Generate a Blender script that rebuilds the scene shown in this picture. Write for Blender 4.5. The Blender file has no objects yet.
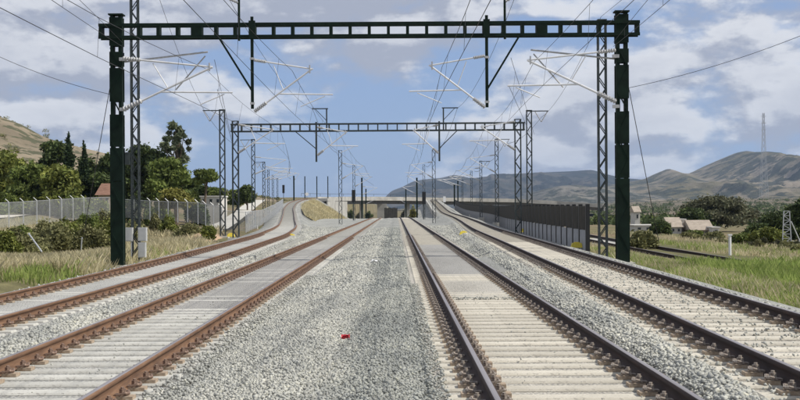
import bpy, math, random
import numpy as np
from mathutils import Vector, Matrix

random.seed(7)
rng = np.random.default_rng(11)
scene = bpy.context.scene
col = scene.collection

# ------------------------------------------------------------------ camera
FPX, EYE, VX, VY = 1240.0, 1.66, 396.0, 208.0
ROLL = math.radians(0.36)
cam_d = bpy.data.cameras.new("camera")
cam = bpy.data.objects.new("camera", cam_d)
col.objects.link(cam)
cam.location = (0, 0, EYE)
cam.rotation_euler = (math.pi / 2, ROLL, 0)
cam_d.sensor_width = 36.0
cam_d.lens = FPX / 800 * 36.0
cam_d.shift_x = (400 - VX) / 800
cam_d.shift_y = (VY - 200) / 800
cam_d.clip_start = 0.1
cam_d.clip_end = 30000
scene.camera = cam

# ------------------------------------------------------------------ sun and sky
SUN_EL, SUN_AZ = math.radians(48), math.radians(101)      # azimuth clockwise from +Y
sun_dir = Vector((math.sin(SUN_AZ) * math.cos(SUN_EL), math.cos(SUN_AZ) * math.cos(SUN_EL), math.sin(SUN_EL)))
sd = bpy.data.lights.new("sun", 'SUN')
sd.energy = 4.3
sd.angle = math.radians(0.53)
sd.color = (1.0, 0.95, 0.86)
sun = bpy.data.objects.new("sun", sd)
sun.rotation_euler = sun_dir.to_track_quat('Z', 'Y').to_euler()
sun.location = (60, 20, 80)
col.objects.link(sun)

world = bpy.data.worlds.new("World")
scene.world = world
world.use_nodes = True
wn, wl = world.node_tree.nodes, world.node_tree.links
wn.clear()
def W(kind, **kw):
    n = wn.new(kind)
    for k, v in kw.items():
        setattr(n, k, v)
    return n
w_out = W('ShaderNodeOutputWorld')
w_bg = W('ShaderNodeBackground')
w_bg.inputs['Strength'].default_value = 0.10
wl.new(w_bg.outputs[0], w_out.inputs['Surface'])
sky = W('ShaderNodeTexSky', sky_type='NISHITA', sun_disc=False)
sky.sun_elevation = SUN_EL
sky.sun_rotation = SUN_AZ
sky.altitude = 600
sky.air_density = 1.0
sky.dust_density = 0.35
sky.ozone_density = 4.0
tc = W('ShaderNodeTexCoord')
def wmap(scale, loc=(0, 0, 0)):
    m = W('ShaderNodeMapping')
    m.inputs['Scale'].default_value = scale
    m.inputs['Location'].default_value = loc
    wl.new(tc.outputs['Generated'], m.inputs['Vector'])
    return m
def wnoise(m, scale, detail, rough=0.55, dist=0.0):
    n = W('ShaderNodeTexNoise')
    n.inputs['Scale'].default_value = scale
    n.inputs['Detail'].default_value = detail
    n.inputs['Roughness'].default_value = rough
    n.inputs['Distortion'].default_value = dist
    wl.new(m.outputs[0], n.inputs['Vector'])
    return n
def wrange(src, a, b, c=0.0, d=1.0):
    r = W('ShaderNodeMapRange', interpolation_type='SMOOTHSTEP')
    for i, v in zip(('From Min', 'From Max', 'To Min', 'To Max'), (a, b, c, d)):
        r.inputs[i].default_value = v
    wl.new(src, r.inputs['Value'])
    return r
def wmath(op, a, b):
    m = W('ShaderNodeMath', operation=op)
    for i, v in enumerate((a, b)):
        if isinstance(v, (int, float)):
            m.inputs[i].default_value = v
        else:
            wl.new(v, m.inputs[i])
    return m.outputs[0]
def wmix(f, a, b):
    m = W('ShaderNodeMix', data_type='RGBA')
    for k, v in ((0, f), (6, a), (7, b)):
        if isinstance(v, tuple):
            m.inputs[k].default_value = v
        elif isinstance(v, (int, float)):
            m.inputs[k].default_value = v
        else:
            wl.new(v, m.inputs[k])
    return m.outputs[2]
def cloud_density(dx, dz):
    a = wnoise(wmap((1, 1, 2.5), (3.1 + dx, 0.4, 0.35 + dz * 2.5)), 4.6, 5, 0.5, 0.2)
    b = wnoise(wmap((1, 1, 2.1), (7.7 + dx, 1.3, 0.1 + dz * 2.1)), 11.0, 10, 0.58, 0.1)
    return wmath('ADD', wmath('MULTIPLY', a.outputs[0], 0.50), wmath('MULTIPLY', b.outputs[0], 0.50))
sep = W('ShaderNodeSeparateXYZ')
wl.new(tc.outputs['Generated'], sep.inputs[0])
elev = wrange(sep.outputs['Z'], 0.0, 0.12, -0.025, 0.098)
base = cloud_density(0, 0)
lit = cloud_density(0.010, 0.016)                      # the same clouds a little nearer the sun
dens = wmath('ADD', base, elev.outputs[0])
mask = wrange(dens, 0.465, 0.575)
thick = wrange(dens, 0.52, 0.70)
edge = wrange(wmath('SUBTRACT', base, lit), -0.035, 0.05)
core = wmath('MULTIPLY', edge.outputs[0], wmath('SUBTRACT', 1.0, wmath('MULTIPLY', thick.outputs[0], 0.45)))
cloudcol = wmix(core, (4.1, 4.4, 5.3, 1), (8.3, 8.4, 8.7, 1))
skyt = wmix(0.75, sky.outputs[0], (3.0, 4.2, 6.9, 1))
fin = wmix(wmath('MULTIPLY', mask.outputs[0], 0.93), skyt, cloudcol)
wl.new(fin, w_bg.inputs['Color'])

scene.view_settings.view_transform = 'Standard'
scene.view_settings.look = 'None'
scene.view_settings.exposure = 0.0
scene.view_settings.gamma = 1.0
scene.view_settings.use_curve_mapping = False
scene.cycles.max_bounces = 6
scene.cycles.transparent_max_bounces = 24
scene.cycles.volume_bounces = 0

# ------------------------------------------------------------------ helpers
CR, SR = math.cos(ROLL), math.sin(ROLL)
def at(px, py, Z):
    """the real point that stands at depth Z behind photograph pixel px, py"""
    du, dv = px - VX, py - VY
    u, v = du * CR - dv * SR, du * SR + dv * CR
    return Vector((u * Z / FPX, Z, EYE - v * Z / FPX))

def np_mesh(name, verts, faces):
    me = bpy.data.meshes.new(name)
    verts = np.asarray(verts, dtype=np.float32)
    faces = np.asarray(faces, dtype=np.int32)
    k = faces.shape[1]
    me.vertices.add(len(verts))
    me.vertices.foreach_set('co', verts.ravel())
    me.loops.add(faces.size)
    me.loops.foreach_set('vertex_index', faces.ravel())
    me.polygons.add(len(faces))
    me.polygons.foreach_set('loop_start', np.arange(0, faces.size, k, dtype=np.int32))
    me.polygons.foreach_set('loop_total', np.full(len(faces), k, dtype=np.int32))
    me.update(calc_edges=True)
    return me

class MB:
    def __init__(s):
        s.v, s.f = [], []
    def add(s, vs, fs):
        n = len(s.v)
        s.v += [tuple(p) for p in vs]
        s.f += [tuple(i + n for i in f) for f in fs]
        return s
    def box(s, x0, x1, y0, y1, z0, z1):
        vs = [(x, y, z) for z in (z0, z1) for y in (y0, y1) for x in (x0, x1)]
        return s.add(vs, [(0, 2, 3, 1), (4, 5, 7, 6), (0, 1, 5, 4), (2, 6, 7, 3), (0, 4, 6, 2), (1, 3, 7, 5)])
    def bar(s, p, q, w, d=None, up=(0, 0, 1)):
        d = d or w
        p, q = Vector(p), Vector(q)
        t = (q - p).normalized()
        u = Vector(up)
        if abs(t.dot(u)) > .97:
            u = Vector((0, 1, 0))
        a = t.cross(u).normalized()
        b = a.cross(t)
        vs = [c + a * (w / 2 * i) + b * (d / 2 * j) for c in (p, q) for i, j in ((-1, -1), (1, -1), (1, 1), (-1, 1))]
        return s.add(vs, [(3, 2, 1, 0), (4, 5, 6, 7), (0, 1, 5, 4), (1, 2, 6, 5), (2, 3, 7, 6), (3, 0, 4, 7)])
    def tube(s, pts, r, n=6, cap=True):
        pts = [Vector(p) for p in pts]
        rs = r if isinstance(r, (list, tuple)) else [r] * len(pts)
        base = len(s.v)
        for i, p in enumerate(pts):
            t = (pts[min(i + 1, len(pts) - 1)] - pts[max(i - 1, 0)]).normalized()
            u = Vector((0, 0, 1)) if abs(t.z) < .9 else Vector((1, 0, 0))
            a = t.cross(u).normalized()
            b = a.cross(t)
            for k in range(n):
                an = 2 * math.pi * k / n
                s.v.append(tuple(p + a * (math.cos(an) * rs[i]) + b * (math.sin(an) * rs[i])))
        for i in range(len(pts) - 1):
            for k in range(n):
                k2 = (k + 1) % n
                s.f.append((base + i * n + k, base + i * n + k2, base + (i + 1) * n + k2, base + (i + 1) * n + k))
        if cap:
            s.f.append(tuple(base + k for k in range(n))[::-1])
            s.f.append(tuple(base + (len(pts) - 1) * n + k for k in range(n)))
        return s
    def mesh(s, name):
        me = bpy.data.meshes.new(name)
        me.from_pydata(s.v, [], s.f)
        me.update()
        return me
    def build(s, name, mat, parent=None):
        return place(name, s.mesh(name), mat, parent)

def place(name, me, mat=None, parent=None, loc=None, rot=None):
    o = bpy.data.objects.new(name, me)
    col.objects.link(o)
    if mat is not None and me is not None and not me.materials:
        me.materials.append(mat)
    if parent is not None:
        o.parent = parent
    if loc is not None:
        o.location = loc
    if rot is not None:
        o.rotation_euler = rot
    return o

def tag(o, label=None, cat=None, group=None, kind=None):
    for k, v in (('label', label), ('category', cat), ('group', group), ('kind', kind)):
        if v:
            o[k] = v
    return o

def thing(name, label, cat, loc=(0, 0, 0), group=None, rz=0):
    o = bpy.data.objects.new(name, None)
    col.objects.link(o)
    o.location = loc
    o.rotation_euler = (0, 0, rz)
    return tag(o, label, cat, group)

def interp(ctrl):
    """smooth monotone curve through (t, value) points"""
    t = np.array([c[0] for c in ctrl], float)
    v = np.array([c[1] for c in ctrl], float)
    h = np.diff(t); d = np.diff(v) / h
    m = np.zeros(len(t)); m[0], m[-1] = d[0], d[-1]
    for i in range(1, len(t) - 1):
        m[i] = 0 if d[i - 1] * d[i] <= 0 else (h[i - 1] + h[i]) / (h[i - 1] / d[i] + h[i] / d[i - 1])
    def f(x):
        x = np.asarray(x, float)
        xc = np.clip(x, t[0], t[-1])
        i = np.clip(np.searchsorted(t, xc) - 1, 0, len(t) - 2)
        s = (xc - t[i]) / h[i]
        s2, s3 = s * s, s * s * s
        return (2 * s3 - 3 * s2 + 1) * v[i] + (s3 - 2 * s2 + s) * h[i] * m[i] + (-2 * s3 + 3 * s2) * v[i + 1] + (s3 - s2) * h[i] * m[i + 1]
    return f

def vnoise(x, y, seed=0):
    """value noise on numpy arrays"""
    xi, yi = np.floor(x).astype(np.int64), np.floor(y).astype(np.int64)
    xf, yf = x - xi, y - yi
    def hsh(a, b):
        n = (a * 374761393 + b * 668265263 + seed * 974634777) & 0x7fffffff
        n = ((n ^ (n >> 13)) * 1274126177) & 0x7fffffff
        return ((n ^ (n >> 16)) & 0xffff) / 65535.0
    u, v = xf * xf * (3 - 2 * xf), yf * yf * (3 - 2 * yf)
    a, b, c, d = hsh(xi, yi), hsh(xi + 1, yi), hsh(xi, yi + 1), hsh(xi + 1, yi + 1)
    return (a * (1 - u) + b * u) * (1 - v) + (c * (1 - u) + d * u) * v
def fbm(x, y, seed=0, oct=5):
    s, a, f, t = 0, .5, 1.0, 0
    for i in range(oct):
        s = s + a * vnoise(x * f + 13.7 * i, y * f - 7.3 * i, seed + i); t += a
        a *= .5; f *= 2.03
    return s / t

# ------------------------------------------------------------------ materials
MATS = {}
def new_mat(name, rough=.7, metal=0.0, spec=.5):
    m = bpy.data.materials.new(name)
    m.use_nodes = True
    nt = m.node_tree
    b = nt.nodes['Principled BSDF']
    b.inputs['Roughness'].default_value = rough
    b.inputs['Metallic'].default_value = metal
    b.inputs['Specular IOR Level'].default_value = spec
    MATS[name] = m
    return m, nt, b
def ramp(nt, src, stops, mode='LINEAR'):
    r = nt.nodes.new('ShaderNodeValToRGB')
    r.color_ramp.interpolation = mode
    e = r.color_ramp.elements
    while len(e) < len(stops):
        e.new(0.5)
    for el, (p, c) in zip(e, stops):
        el.position = p
        el.color = (*c, 1)
    nt.links.new(src, r.inputs[0])
    return r.outputs[0]
def noise(nt, scale, detail=4, rough=.55, coord='Object', vec_scale=None):
    t = nt.nodes.new('ShaderNodeTexCoord')
    n = nt.nodes.new('ShaderNodeTexNoise')
    n.inputs['Scale'].default_value = scale
    n.inputs['Detail'].default_value = detail
    n.inputs['Roughness'].default_value = rough
    src = t.outputs[coord]
    if vec_scale:
        mp = nt.nodes.new('ShaderNodeMapping')
        mp.inputs['Scale'].default_value = vec_scale
        nt.links.new(src, mp.inputs[0]); src = mp.outputs[0]
    nt.links.new(src, n.inputs['Vector'])
    return n.outputs[0]
def mixc(nt, f, a, b, blend='MIX'):
    m = nt.nodes.new('ShaderNodeMix'); m.data_type = 'RGBA'; m.blend_type = blend
    for k, v in ((0, f), (6, a), (7, b)):
        if isinstance(v, (int, float)):
            m.inputs[k].default_value = v
        elif isinstance(v, tuple):
            m.inputs[k].default_value = (*v, 1)
        else:
            nt.links.new(v, m.inputs[k])
    return m.outputs[2]
def bump(nt, b, h, strength=.4, dist=.02):
    n = nt.nodes.new('ShaderNodeBump')
    n.inputs['Strength'].default_value = strength
    n.inputs['Distance'].default_value = dist
    nt.links.new(h, n.inputs['Height'])
    nt.links.new(n.outputs[0], b.inputs['Normal'])
def simple(name, c1, c2, scale=6, rough=.7, metal=0, island=0.0, bmp=0.0, spec=.5):
    m, nt, b = new_mat(name, rough, metal, spec)
    c = ramp(nt, noise(nt, scale, 5), [(.32, c1), (.68, c2)])
    if island:
        g = nt.nodes.new('ShaderNodeNewGeometry')
        v = ramp(nt, g.outputs['Random Per Island'], [(0, (1 - island,) * 3), (1, (1 + island,) * 3)])
        c = mixc(nt, 1.0, c, v, 'MULTIPLY')
    nt.links.new(c, b.inputs['Base Color'])
    if bmp:
        bump(nt, b, noise(nt, scale * 6, 4), bmp)
    return m

simple('green_paint', (.003, .010, .006), (.007, .020, .012), 3, .75, bmp=.1, spec=.2)
simple('mast_steel', (.022, .032, .033), (.048, .060, .060), 5, .6, .1)
simple('galvanised', (.42, .44, .45), (.55, .56, .57), 8, .45, .3)
simple('aluminium_tube', (.64, .65, .66), (.76, .76, .77), 4, .42, .0)
simple('insulator_grey', (.36, .36, .36), (.52, .52, .52), 9, .35)
simple('wire', (.035, .035, .04), (.06, .06, .065), 9, .7, 0)
simple('concrete', (.46, .44, .39), (.60, .58, .52), 2.2, .9, bmp=.2)
simple('concrete_pale', (.31, .30, .275), (.47, .455, .415), .4, .9, bmp=.1)
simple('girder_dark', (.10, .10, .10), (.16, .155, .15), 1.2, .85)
simple('cabinet', (.44, .45, .44), (.55, .55, .54), 3, .5)
simple('yellow_paint', (.75, .58, .04), (.85, .70, .10), 14, .55)
simple('signal_black', (.012, .012, .013), (.02, .02, .02), 5, .5)
simple('red_plastic', (.45, .015, .03), (.60, .03, .05), 20, .4)
simple('white_paper', (.78, .78, .77), (.85, .85, .84), 20, .7)
simple('white_wall', (.50, .48, .44), (.66, .64, .60), .7, .9, bmp=.05)
simple('tan_wall', (.42, .33, .24), (.52, .42, .31), 1.5, .9, bmp=.05)
simple('roof_tile', (.17, .09, .06), (.26, .145, .10), 2, .9, bmp=.3)
simple('roof_pale', (.30, .25, .20), (.42, .36, .29), 2, .9, bmp=.3)
simple('dark_glass', (.02, .025, .03), (.03, .035, .04), 2, .15)
simple('bark', (.10, .075, .05), (.17, .13, .09), 5, .9, bmp=.3)
simple('barrier_dark', (.038, .035, .027), (.085, .078, .060), 1.1, .8, bmp=.05)
simple('barrier_grey', (.30, .305, .31), (.40, .40, .40), 1.8, .85, bmp=.1)
def stone_mat():
    m, nt, b = new_mat('stone', .93, spec=.3)
    c = ramp(nt, noise(nt, 9, 4), [(.3, (.385, .388, .36)), (.7, (.49, .487, .45))])
    d = ramp(nt, noise(nt, .8, 5, .6, vec_scale=(1.3, .35, 1)), [(.40, (.82, .83, .83)), (.60, (1.12, 1.11, 1.07))])
    c = mixc(nt, 1.0, c, d, 'MULTIPLY')
    tco = nt.nodes.new('ShaderNodeTexCoord'); sx = nt.nodes.new('ShaderNodeSeparateXYZ')
    nt.links.new(tco.outputs['Object'], sx.inputs[0])
    wob = nt.nodes.new('ShaderNodeMath'); wob.operation = 'MULTIPLY_ADD'; wob.inputs[1].default_value = .9
    nt.links.new(noise(nt, .7, 4), wob.inputs[0]); nt.links.new(sx.outputs['X'], wob.inputs[2])
    band = nt.nodes.new('ShaderNodeMapRange')            # washed, dust-free gravel in the furrow
    for q_, v_ in (('From Min', -.45), ('From Max', -.05)):
        band.inputs[q_].default_value = v_
    nt.links.new(wob.outputs[0], band.inputs['Value'])
    end = nt.nodes.new('ShaderNodeMapRange')
    for q_, v_ in (('From Min', .75), ('From Max', 1.1), ('To Min', 1.0), ('To Max', 0.0)):
        end.inputs[q_].default_value = v_
    nt.links.new(wob.outputs[0], end.inputs['Value'])
    bb = nt.nodes.new('ShaderNodeMath'); bb.operation = 'MULTIPLY'
    nt.links.new(band.outputs[0], bb.inputs[0]); nt.links.new(end.outputs[0], bb.inputs[1])
    c = mixc(nt, bb.outputs[0], c, mixc(nt, 1.0, c, (.78, .80, .81), 'MULTIPLY'))
    g = nt.nodes.new('ShaderNodeNewGeometry')
    v = ramp(nt, g.outputs['Random Per Island'], [(0, (.52,) * 3), (.10, (.80,) * 3), (.5, (1.0,) * 3), (.93, (1.13,) * 3), (1, (1.3, 1.27, 1.16))])
    c = mixc(nt, 1.0, c, v, 'MULTIPLY')
    nt.links.new(c, b.inputs['Base Color'])
    bump(nt, b, noise(nt, 60, 3), .3, .01)
stone_mat()
simple('clip_steel', (.12, .07, .05), (.34, .24, .18), 30, .75)
simple('clip_plate', (.27, .19, .125), (.45, .37, .28), 25, .85)
simple('clip_dusty', (.10, .065, .05), (.46, .41, .35), 30, .8)

def sleeper_mat(name, a, b_, stain):
    m, nt, b = new_mat(name, .92)
    c = ramp(nt, noise(nt, 3.0, 6, .6), [(.30, a), (.70, b_)])
    oi = nt.nodes.new('ShaderNodeObjectInfo')
    v = ramp(nt, oi.outputs['Random'], [(0, (.84,) * 3), (1, (1.08,) * 3)])
    c = mixc(nt, 1.0, c, v, 'MULTIPLY')
    sp = ramp(nt, noise(nt, 26, 3, .6), [(.56, (0, 0, 0)), (.66, (1, 1, 1))])
    c = mixc(nt, sp, c, stain)
    nt.links.new(c, b.inputs['Base Color'])
    bump(nt, b, noise(nt, 45, 4), .25, .01)
    return m
sleeper_mat('sleeper_cream', (.47, .435, .36), (.61, .57, .48), (.36, .335, .285))
sleeper_mat('sleeper_grey', (.43, .42, .38), (.56, .55, .50), (.33, .32, .29))

def rail_mat(name, rusts):
    m, nt, b = new_mat(name, .6, .0)
    g = nt.nodes.new('ShaderNodeNewGeometry')
    s = nt.nodes.new('ShaderNodeSeparateXYZ')
    nt.links.new(g.outputs['True Normal'], s.inputs[0])
    up = ramp(nt, s.outputs['Z'], [(.90, (0, 0, 0)), (.97, (1, 1, 1))])
    a = nt.nodes.new('ShaderNodeAttribute'); a.attribute_name = 'head'
    f = mixc(nt, 1.0, up, a.outputs['Color'], 'MULTIPLY')
    rust = ramp(nt, noise(nt, 5, 6, .65, vec_scale=(1, .25, 3)), list(zip((.28, .55, .8), rusts)))
    steel = ramp(nt, noise(nt, 2, 5, .6, vec_scale=(6, .12, 1)), [(.3, (.17, .155, .16)), (.7, (.29, .27, .275))])
    c = mixc(nt, f, rust, steel)
    nt.links.new(c, b.inputs['Base Color'])
    r = nt.nodes.new('ShaderNodeMapRange')
    r.inputs['To Min'].default_value = .85; r.inputs['To Max'].default_value = .42
    nt.links.new(f, r.inputs['Value']); nt.links.new(r.outputs[0], b.inputs['Roughness'])
rail_mat('rail_steel', ((.085, .046, .028), (.18, .098, .054), (.27, .165, .10)))
rail_mat('rail_dark', ((.016, .010, .010), (.038, .022, .019), (.085, .045, .032)))

def ballast_mat(name, lo, mid, hi, vscale, dust, dust_amt=(.45, .62)):
    m, nt, b = new_mat(name, .95, spec=.3)
    t = nt.nodes.new('ShaderNodeTexCoord')
    v = nt.nodes.new('ShaderNodeTexVoronoi')
    v.inputs['Scale'].default_value = vscale
    nt.links.new(t.outputs['Object'], v.inputs['Vector'])
    sp = nt.nodes.new('ShaderNodeSeparateColor')
    nt.links.new(v.outputs['Color'], sp.inputs[0])
    c = ramp(nt, sp.outputs[0], [(0, lo), (.45, mid), (1, hi)])
    edge = ramp(nt, v.outputs['Distance'], [(.35, (1, 1, 1)), (.75, (.45, .45, .45))])
    c = mixc(nt, 1.0, c, edge, 'MULTIPLY')
    d = ramp(nt, noise(nt, .35, 5, .6, vec_scale=(1.6, .25, 1)), [(dust_amt[0], (0, 0, 0)), (dust_amt[1], (1, 1, 1))])
    c = mixc(nt, mixc(nt, .75, (0., 0., 0.), d), c, dust)
    nt.links.new(c, b.inputs['Base Color'])
    inv = nt.nodes.new('ShaderNodeMath'); inv.operation = 'SUBTRACT'; inv.inputs[0].default_value = 1
    nt.links.new(v.outputs['Distance'], inv.inputs[1])
    bump(nt, b, inv.outputs[0], .8, .03)
    return m
ballast_mat('ballast', (.26, .265, .25), (.35, .355, .33), (.44, .44, .405), 18, (.36, .36, .335), (.42, .66))
ballast_mat('infill_cream', (.30, .285, .25), (.42, .395, .345), (.53, .50, .44), 24, (.50, .475, .42), (.32, .6))
ballast_mat('infill_pale', (.28, .275, .255), (.38, .375, .35), (.48, .47, .44), 24, (.44, .435, .405), (.32, .6))
ballast_mat('infill_grey', (.27, .262, .245), (.34, .332, .312), (.41, .402, .38), 26, (.37, .36, .338), (.3, .6))

def ground_mat():
    m, nt, b = new_mat('ground_soil', .97, spec=.2)
    n1 = noise(nt, .05, 6, .6)
    n2 = noise(nt, .9, 6, .65)
    c1 = ramp(nt, n1, [(.30, (.10, .11, .05)), (.45, (.16, .15, .08)), (.58, (.21, .17, .11)), (.72, (.27, .20, .14))])
    c2 = ramp(nt, n2, [(.3, (.55, .55, .5)), (.7, (1.25, 1.2, 1.1))])
    c = mixc(nt, 1.0, c1, c2, 'MULTIPLY')
    nt.links.new(c, b.inputs['Base Color'])
    bump(nt, b, noise(nt, 3, 6), .6, .15)
ground_mat()
def scrub_mat(name, soil1, soil2, bush, vscale, thr, big=.004):
    m, nt, b = new_mat(name, .97, spec=.2)
    c = ramp(nt, noise(nt, big, 8, .65), [(.38, soil1), (.60, soil2)])
    n1 = noise(nt, vscale, 6, .58)
    n2 = noise(nt, vscale * .22, 5, .55)
    md = nt.nodes.new('ShaderNodeMath'); md.operation = 'MULTIPLY_ADD'
    nt.links.new(n2, md.inputs[0]); md.inputs[1].default_value = .7; nt.links.new(n1, md.inputs[2])
    f = ramp(nt, md.outputs[0], [(thr + .35, (0, 0, 0)), (thr + .39, (1, 1, 1))])
    c = mixc(nt, mixc(nt, .88, (0., 0., 0.), f), c, bush)
    nt.links.new(c, b.inputs['Base Color'])
    bump(nt, b, noise(nt, vscale * .5, 9, .66), 1.0, 30.0 if vscale < .08 else (2.5 if vscale < .1 else .6))
    return m
scrub_mat('mountain_rock', (.11, .098, .044), (.27, .225, .165), (.040, .046, .026), .017, .50)
scrub_mat('hill_cloud_shade', (.04, .043, .035), (.10, .09, .075), (.018, .024, .022), .010, .47)  # cloud shadow over the far hills, put into their dark colours
scrub_mat('hill_pale', (.11, .105, .085), (.22, .20, .16), (.045, .052, .036), .016, .50)
scrub_mat('hill_dry', (.17, .14, .095), (.26, .215, .15), (.07, .075, .04), .16, .56, .03)
scrub_mat('embankment_grass', (.26, .22, .11), (.40, .33, .19), (.13, .14, .06), .8, .56, .15)
scrub_mat('plain_fields', (.12, .105, .07), (.25, .195, .145), (.05, .06, .033), .09, .50, .012)

def leaf_mat(name, c1, c2, isl=.5, tr=.18):
    m, nt, b = new_mat(name, .65, spec=.25)
    g = nt.nodes.new('ShaderNodeNewGeometry')
    c = ramp(nt, g.outputs['Random Per Island'], [(0, c1), (1, c2)])
    v = ramp(nt, noise(nt, .45, 3), [(.3, (1 - isl,) * 3), (.7, (1 + isl,) * 3)])
    c = mixc(nt, 1.0, c, v, 'MULTIPLY')
    nt.links.new(c, b.inputs['Base Color'])
    t = nt.nodes.new('ShaderNodeBsdfTranslucent')
    nt.links.new(c, t.inputs['Color'])
    ms = nt.nodes.new('ShaderNodeMixShader'); ms.inputs[0].default_value = tr
    nt.links.new(b.outputs[0], ms.inputs[1]); nt.links.new(t.outputs[0], ms.inputs[2])
    nt.links.new(ms.outputs[0], nt.nodes['Material Output'].inputs['Surface'])
leaf_mat('leaf_pine', (.085, .12, .026), (.175, .21, .05))
leaf_mat('leaf_light', (.115, .145, .03), (.225, .24, .055))
leaf_mat('leaf_dark', (.045, .072, .022), (.11, .14, .042))
leaf_mat('leaf_cypress', (.016, .034, .012), (.042, .065, .024))
leaf_mat('leaf_eucalyptus', (.075, .10, .05), (.19, .21, .12))
leaf_mat('leaf_olive', (.07, .08, .042), (.16, .155, .09))
leaf_mat('leaf_yellow', (.15, .15, .03), (.27, .25, .06))
leaf_mat('leaf_scrub', (.13, .135, .055), (.27, .26, .115))
leaf_mat('grass_dry', (.40, .35, .20), (.68, .61, .40), .25, .4)
leaf_mat('grass_green', (.19, .27, .055), (.40, .46, .15), .3, .45)

def mesh_fence_mat():
    m, nt, b = new_mat('chain_link', .5)
    b.inputs['Base Color'].default_value = (.46, .48, .49, 1)
    t = nt.nodes.new('ShaderNodeBsdfTransparent')
    ms = nt.nodes.new('ShaderNodeMixShader')
    f = ramp(nt, noise(nt, .8, 3), [(.3, (.20,) * 3), (.7, (.34,) * 3)])
    nt.links.new(f, ms.inputs[0])
    nt.links.new(t.outputs[0], ms.inputs[1]); nt.links.new(b.outputs[0], ms.inputs[2])
    nt.links.new(ms.outputs[0], nt.nodes['Material Output'].inputs['Surface'])
mesh_fence_mat()
M = MATS

# ------------------------------------------------------------------ track alignments (x and rail-head height over depth)
class Track:
    def __init__(s, xs, zs, end):
        s.x, s.z, s.end = interp(xs), interp(zs), end
    def pt(s, Y, off=0.0, up=0.0):
        Y = float(Y)
        dx = float(s.x(Y + .5) - s.x(Y - .5))
        n = math.hypot(1, dx)
        return Vector((float(s.x(Y)) + off / n, Y - off * dx / n, float(s.z(Y)) + up))
    def heading(s, Y):
        return -math.atan(float(s.x(Y + .5) - s.x(Y - .5)))
dipc = [(0, 0), (190, 0), (245, -.12), (310, -.75), (370, -1.9), (430, -2.9), (600, -3.2)]
L2 = Track([(0, -7.65), (30, -7.45), (48, -7.25), (67, -7.35), (90, -8.4), (113, -10.0), (150, -13.1), (196, -17.0), (240, -20.7), (300, -24.4), (350, -26.0), (400, -25.8)],
           [(0, -.12), (28, -.10), (45, .0), (70, .15), (90, .18), (120, .15), (150, .25), (196, .9), (240, 1.95), (300, 3.4), (360, 4.5), (430, 5.2)], 400)
L1 = Track([(0, -3.82), (220, -3.82), (290, -4.3), (400, -6.2), (600, -12)], [(y, z - .1) for y, z in dipc], 470)
R1 = Track([(0, 1.74), (220, 1.74), (290, 1.5), (400, .2), (600, -5)], dipc, 470)
R2 = Track([(0, 4.25), (11, 4.49), (20, 4.73), (37, 5.14), (57, 5.63), (84, 6.25), (110, 7.1), (138, 8.1), (180, 9.2), (250, 10.3), (330, 11.6), (420, 12.8), (480, 15)],
           [(0, .18), (40, .18), (84, .2), (138, .24), (180, .38), (250, .75), (290, 1.3), (340, 2.4), (420, 4.2), (480, 5.1)], 475)
OLD = Track([(0, 13.3), (40, 13.4), (70, 13.9), (110, 15.2), (160, 17.5)], [(0, -.58), (160, -.58)], 160)

# ------------------------------------------------------------------ terrain
def sm(a, b, x):
    t = np.clip((x - a) / (b - a), 0, 1)
    return t * t * (3 - 2 * t)
def ground_z(X, Y):
    X, Y = np.asarray(X, float), np.asarray(Y, float)
    xl, xr = L2.x(Y) - 4.0, R2.x(Y) + 4.2
    left = -.45 - .55 * sm(-12, -17, X) * sm(45, 60, Y) * (1 - sm(85, 100, Y)) + .5 * sm(-24, -32, X) + .013 * np.clip(Y - 120, 0, 700) * sm(-14, -40, X)
    left = left + .35 * (fbm(X * .22, Y * .12, 3) - .5) * sm(-11.5, -14, X)
    left = left + 1.0 * sm(-30, -37, X) * sm(108, 126, Y) * (1 - sm(170, 260, Y))
    right = -.62 - .14 * sm(9, 12, X) - 1.5 * sm(14, 46, X) - 1.2 * sm(46, 120, X) + .25 * (fbm(X * .2, Y * .1, 9) - .5) * sm(9, 12, X)
    right = right - 1.2 * sm(180, 400, Y)
    corridor = -1.0 - 2.8 * sm(220, 430, Y)
    w = sm(0, 1.8, X - xl)
    w2 = sm(0, 1.6, xr - X)
    side = np.where(X < 0, left, right)
    inside = np.minimum(w, w2)
    return side * (1 - inside) + np.minimum(corridor, side) * inside
def gz(x, y):
    return float(ground_z(np.array([x]), np.array([y]))[0])

def geo_axis(a, b, step, grow, lim):
    out, x = [a], a
    while x < b:
        step = min(step * grow, lim); x += step; out.append(min(x, b))
    return np.array(out)
gy = np.concatenate([np.array([-30., -10., 0.]), geo_axis(4, 12000, 1.0, 1.03, 500)])
gxp = geo_axis(0, 9000, .9, 1.04, 700)
gx = np.concatenate([-gxp[:0:-1], gxp])
GX, GY = np.meshgrid(gx, gy)
GZ = ground_z(GX, GY)
verts = np.stack([GX, GY, GZ], -1).reshape(-1, 3)
ny, nx = GX.shape
idx = np.arange(nx * ny).reshape(ny, nx)
quads = np.stack([idx[:-1, :-1], idx[:-1, 1:], idx[1:, 1:], idx[1:, :-1]], -1).reshape(-1, 4)
tag(place('ground', np_mesh('ground', verts, quads), M['ground_soil']), kind='structure')

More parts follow.
